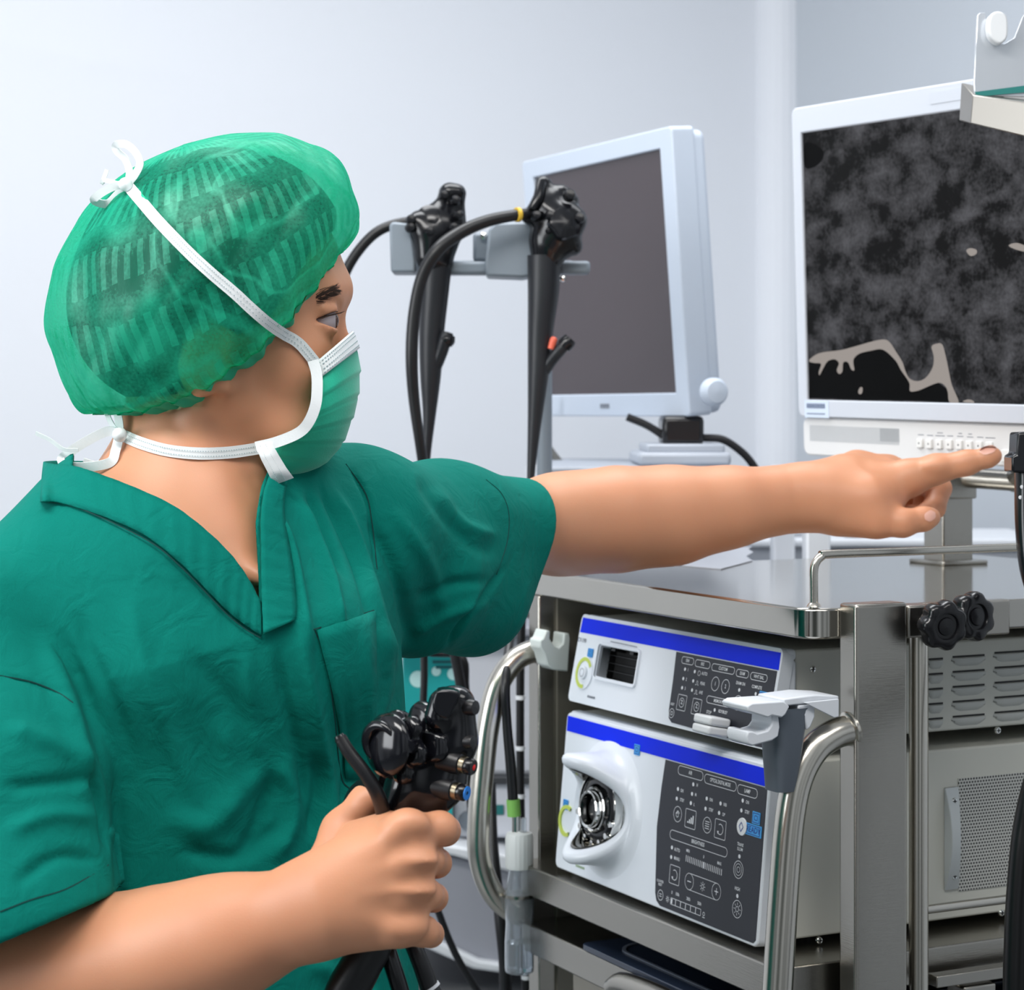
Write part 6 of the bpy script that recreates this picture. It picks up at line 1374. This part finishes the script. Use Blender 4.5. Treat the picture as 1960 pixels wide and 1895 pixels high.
# bows behind the head
def bow(name, paths, par, w=.0075, Z0=1.585):
    m_ = MB()
    for pts, ww in paths: ribbon(m_, spline([P(x, y, Z0+z) for x, y, z in pts], 7), ww, .0010, side=(.15, 1, .3))
    return m_.build(name, MKW, par, smooth=60)
bow('upper_bow', [([(243, 352, 0), (248, 330, .01), (240, 305, .012), (224, 290, .012), (222, 278, .01), (240, 276, .0), (258, 290, -.004), (268, 312, -.004), (258, 335, -.002), (244, 352, 0)], .0055),
                  ([(240, 352, 0), (215, 358, -.004), (190, 372, -.004), (180, 384, 0), (205, 390, .006), (225, 372, .006), (240, 356, 0)], .0060), ([(236, 354, 0), (200, 345, .006), (196, 350, .008), (205, 325, .008)], .003)], tie, Z0=1.56)
m = MB(); m.lathe([(.0001, -.005), (.0045, -.003), (.0052, 0), (.004, .003), (.0001, .0045)], P(240, 353, 1.555), (0, -1, 0), 14); m.build('knot', MKW, tie, smooth=180)
bow('lower_bow', [([(230, 830, 0), (205, 826, .006), (165, 845, .010), (130, 868, .010), (118, 882, .008), (135, 893, 0), (175, 893, -.006), (212, 884, -.008), (222, 860, -.004), (228, 836, 0)], .0072),
                  ([(229, 828, 0), (228, 808, .004), (224, 785, .010)], .0065), ([(226, 828, 0), (212, 808, .008), (203, 788, .012)], .0040), ([(150, 862, .004), (122, 860, .004), (95, 842, .004), (68, 829, .004)], .0028), ([(160, 880, -.002), (200, 893, -.002)], .003)], tie2, Z0=1.575)
m = MB(); m.lathe([(.0001, -.005), (.0045, -.003), (.0055, 0), (.004, .003), (.0001, .0045)], P(229, 832, 1.568), (0, -1, 0), 14); m.build('knot', MKW, tie2, smooth=180)
# finger nails
NL = mat('nail', (232, 178, 160), .25)
def nail(px, py, T, w, l, dirv, off=.0006):
    h = cast(px, py, T, off); 
    if h is None: return
    dv = unit(A(*dirv)); n = unit(A(0, 0, CH)-h); m_ = MB()
    for_rows = []
    for i in range(7):
        t = i/6*2-1; rw = []
        for j in range(7):
            s_ = j/6*2-1; q = h+dv*t*l/2+unit(np.cross(dv, n))*s_*w/2*math.sqrt(max(.05, 1-abs(t)**3))
            x, y = topx(q); g_ = cast(float(x), float(y), T, off); rw.append(g_ if g_ is not None and abs(g_[1]-h[1]) < .006 else q)
        for_rows.append(rw)
    m_.grid(for_rows); m_.build('fingernail', NL, body, smooth=180)
nail(1891, 862, TBody, .008, .016, (1, .0, .25)); nail(1779, 988, TBody, .009, .011, (.75, 0, .55))

# ============================================================ the endoscope in the hand
es = thing('endoscope', 'black endoscope with red and blue valve buttons gripped in the near hand', 'endoscope', P(740, 1700, 1.385))
GLS = mat('scope_gloss', (15, 16, 21), .12); Z = 1.372
e_ = A(.25, -.95, .15)
nd = U(.006, chain((868, 1352, Z, 40), (868, 1420, Z, 40), (848, 1500, Z, 38), (815, 1545, Z, 36), k=.01), chain((846, 1345, Z-.008, 26), (838, 1372, Z-.010, 26)),
       chain((880, 1345, Z-.006, 26), (888, 1420, Z-.006, 20)), chain((815, 1440, Z+.008, 48), (800, 1500, Z+.006, 46), (770, 1552, Z+.008, 46), k=.02))
c = P(805, 1440, Z); sdf_build('control_body', nd, c-.07, c+.075, .0013, GLS, es)
m = MB(); m.prism([P(x, y, Z-.022) for x, y in smoothpoly([(832, 1330), (842, 1322), (868, 1322), (882, 1330), (872, 1352), (862, 1372), (846, 1374), (828, 1358)], 3)], (0, .02, 0)); m.build('top_cap', GLS, es, bevel=.0025, seg=3, smooth=35)
# angle knobs
ax = unit(A(-.72, -.68, .12)); prf = lambda R, T: [(.004, -T), (R*.80, -T), (R*.93, -T*.8), (R, -T*.35), (R, T*.35), (R*.93, T*.8), (R*.80, T), (R*.5, T), (R*.42, T*1.25), (.0001, T*1.3)]
m = MB(); star(m, P(797, 1428, Z+.004), ax, .0292, 5, prf(.0292, .0062), amp=.34, seg=200, ph=.55, pw=2.4); m.build('angle_knob', GLS, es, smooth=60)
m = MB(); star(m, P(766, 1430, Z-.008), ax, .0240, 6, prf(.0240, .0052), amp=.24, seg=200, ph=.15, pw=2.0); m.build('angle_knob', GLS, es, smooth=60)
c = P(742, 1425, Z-.018); m = MB(); m.lathe([(.010, -.004), (.0185, -.0035), (.0202, -.001), (.0200, .0015), (.0170, .0045), (.011, .0068), (.005, .0076), (.0001, .0078)], c, ax, 56); bk = m.build('brake_knob', GLS, es, smooth=180)
w1 = unit(np.cross(ax, (0, 0, 1))); w2 = unit(np.cross(w1, ax)); m = MB()
m.tube([c+ax*(.0058+.0022*math.sin(t*PI))+w1*.0118*math.cos(2.6-3.6*t)+w2*.0118*math.sin(2.6-3.6*t) for t in np.linspace(0, 1, 22)], [.0006+.0034*math.sin(PI*t)**.7 for t in np.linspace(0, 1, 22)], 14); m.build('brake_lever_ridge', GLS, bk, smooth=180)
m = MB(); m.tube([P(835, 1430, Z+.010), P(752, 1429, Z-.012)], .007, 20); m.build('knob_shaft', GLS, es)
m = MB(); m.lathe([(.0045, -.008), (.0047, .004), (.0040, .0065), (.0001, .007)], P(787, 1428, Z-.026), unit(A(-.2, -.95, .1)), 24, mod=lambda a, r, i: r*(1+.05*math.cos(9*a))); m.build('centre_nut', GLS, es, smooth=50)
for k_, (x, y, rr, ln, tip) in enumerate(((860, 1457, 21, 30, 'red'), (846, 1508, 21, 30, 'blue'))):
    d = unit(A(.86, -.48, -.14 if tip == 'red' else -.10)); c = P(x, y, Z-.010); s = Z/FP
    m = MB(); m.lathe([(rr*1.12*s, -.006), (rr*1.05*s, .003), (rr*.95*s, .0085), (rr*.80*s, .0092)], c, d, 28); v_ = m.build('valve_seat', BLACKR, es)
    m = MB(); m.lathe([(rr*.78*s, .006), (rr*.78*s, .0125), (rr*.70*s, .0128)], c, d, 28); m.build('valve_collar', mat('valve_metal', (150, 140, 120), .3, 1), v_)
    m = MB(); m.lathe([(rr*.60*s, .010), (rr*.76*s, .0132), (rr*.78*s, .0168), (rr*.66*s, .0182), (.0001, .0184)], c, d, 28)
    vb = m.build('valve_button', BLACKP, v_, label='button marked '+tip)
    m = MB(); m.lathe([((.0019 if tip == 'red' else .0026), .0184), ((.0012 if tip == 'red' else .0020), .0188), (.0001, .0188)] if tip == 'red' else [(.0044, .0183), (.0044, .0188), (.0014, .0188), (.0014, .0183)], c, d, 24)
    m.build('valve_mark', mat('valve_red', (235, 30, 30), .35) if tip == 'red' else mat('valve_blue', (20, 130, 225), .35), vb)
for x, y, r in ((897, 1354, 14), (893, 1420, 12)):
    m = MB(); s = Z/FP; m.lathe([(r*1.1*s, -.004), (r*1.1*s, .003), (r*.95*s, .0055), (.0001, .0062)], P(x, y, Z-.012), unit(A(.8, -.55, .05)), 24); m.build('switch_button', BLACKR, es, smooth=60)
m = MB(); pxtube(m, [(766, 1530, Z+.008, 44), (752, 1600, 1.386, 40), (735, 1700, 1.388, 38), (715, 1800, 1.390, 38), (690, 1850, 1.390, 40), (660, 1910, 1.392, 42), (640, 2000, 1.395, 38), (625, 2150, 1.40, 24), (620, 2400, 1.41, 15), (640, 2900, 1.42, 15), (760, 3400, 1.45, 15)], seg=28); m.build('grip', BLACKR, es)
m = MB(); pxtube(m, [(651, 1412, Z-.016, 12), (668, 1440, Z-.018, 13), (700, 1482, Z-.020, 13.5), (722, 1520, Z-.018, 14), (735, 1560, Z-.008, 15), (742, 1590, Z+.008, 14)], n=6); hs = m.build('side_hose', BLACKR, es)
m = MB(); pxtube(m, [(648, 1407, Z-.016, 9), (653, 1416, Z-.016, 13)]); m.build('hose_tip', BLACKP, hs)
m = MB(); pxtube(m, [(745, 1500, Z+.02, 26), (690, 1520, Z+.04, 24), (675, 1580, Z+.05, 22), (700, 1700, Z+.045, 20), (745, 1830, 1.40, 17), (770, 1910, 1.40, 17), (790, 2000, 1.40, 17), (830, 2400, 1.42, 17), (900, 3000, 1.5, 17), (1000, 3500, 1.55, 17)]); m.build('light_cable', BLACKP, es)
m = MB(); pxtube(m, [(770, 1760, 1.42, 16), (800, 1830, 1.41, 17), (820, 1885, 1.41, 18), (842, 1960, 1.41, 18), (880, 2300, 1.42, 17), (860, 2900, 1.43, 16), (820, 3500, 1.45, 16)]); it = m.build('insertion_tube', BLACKR, es)
m = MB(); pxtube(m, [(822, 1888, 1.41, 20), (825, 1893, 1.41, 20)], n=2); m.build('white_ring', INK, it)
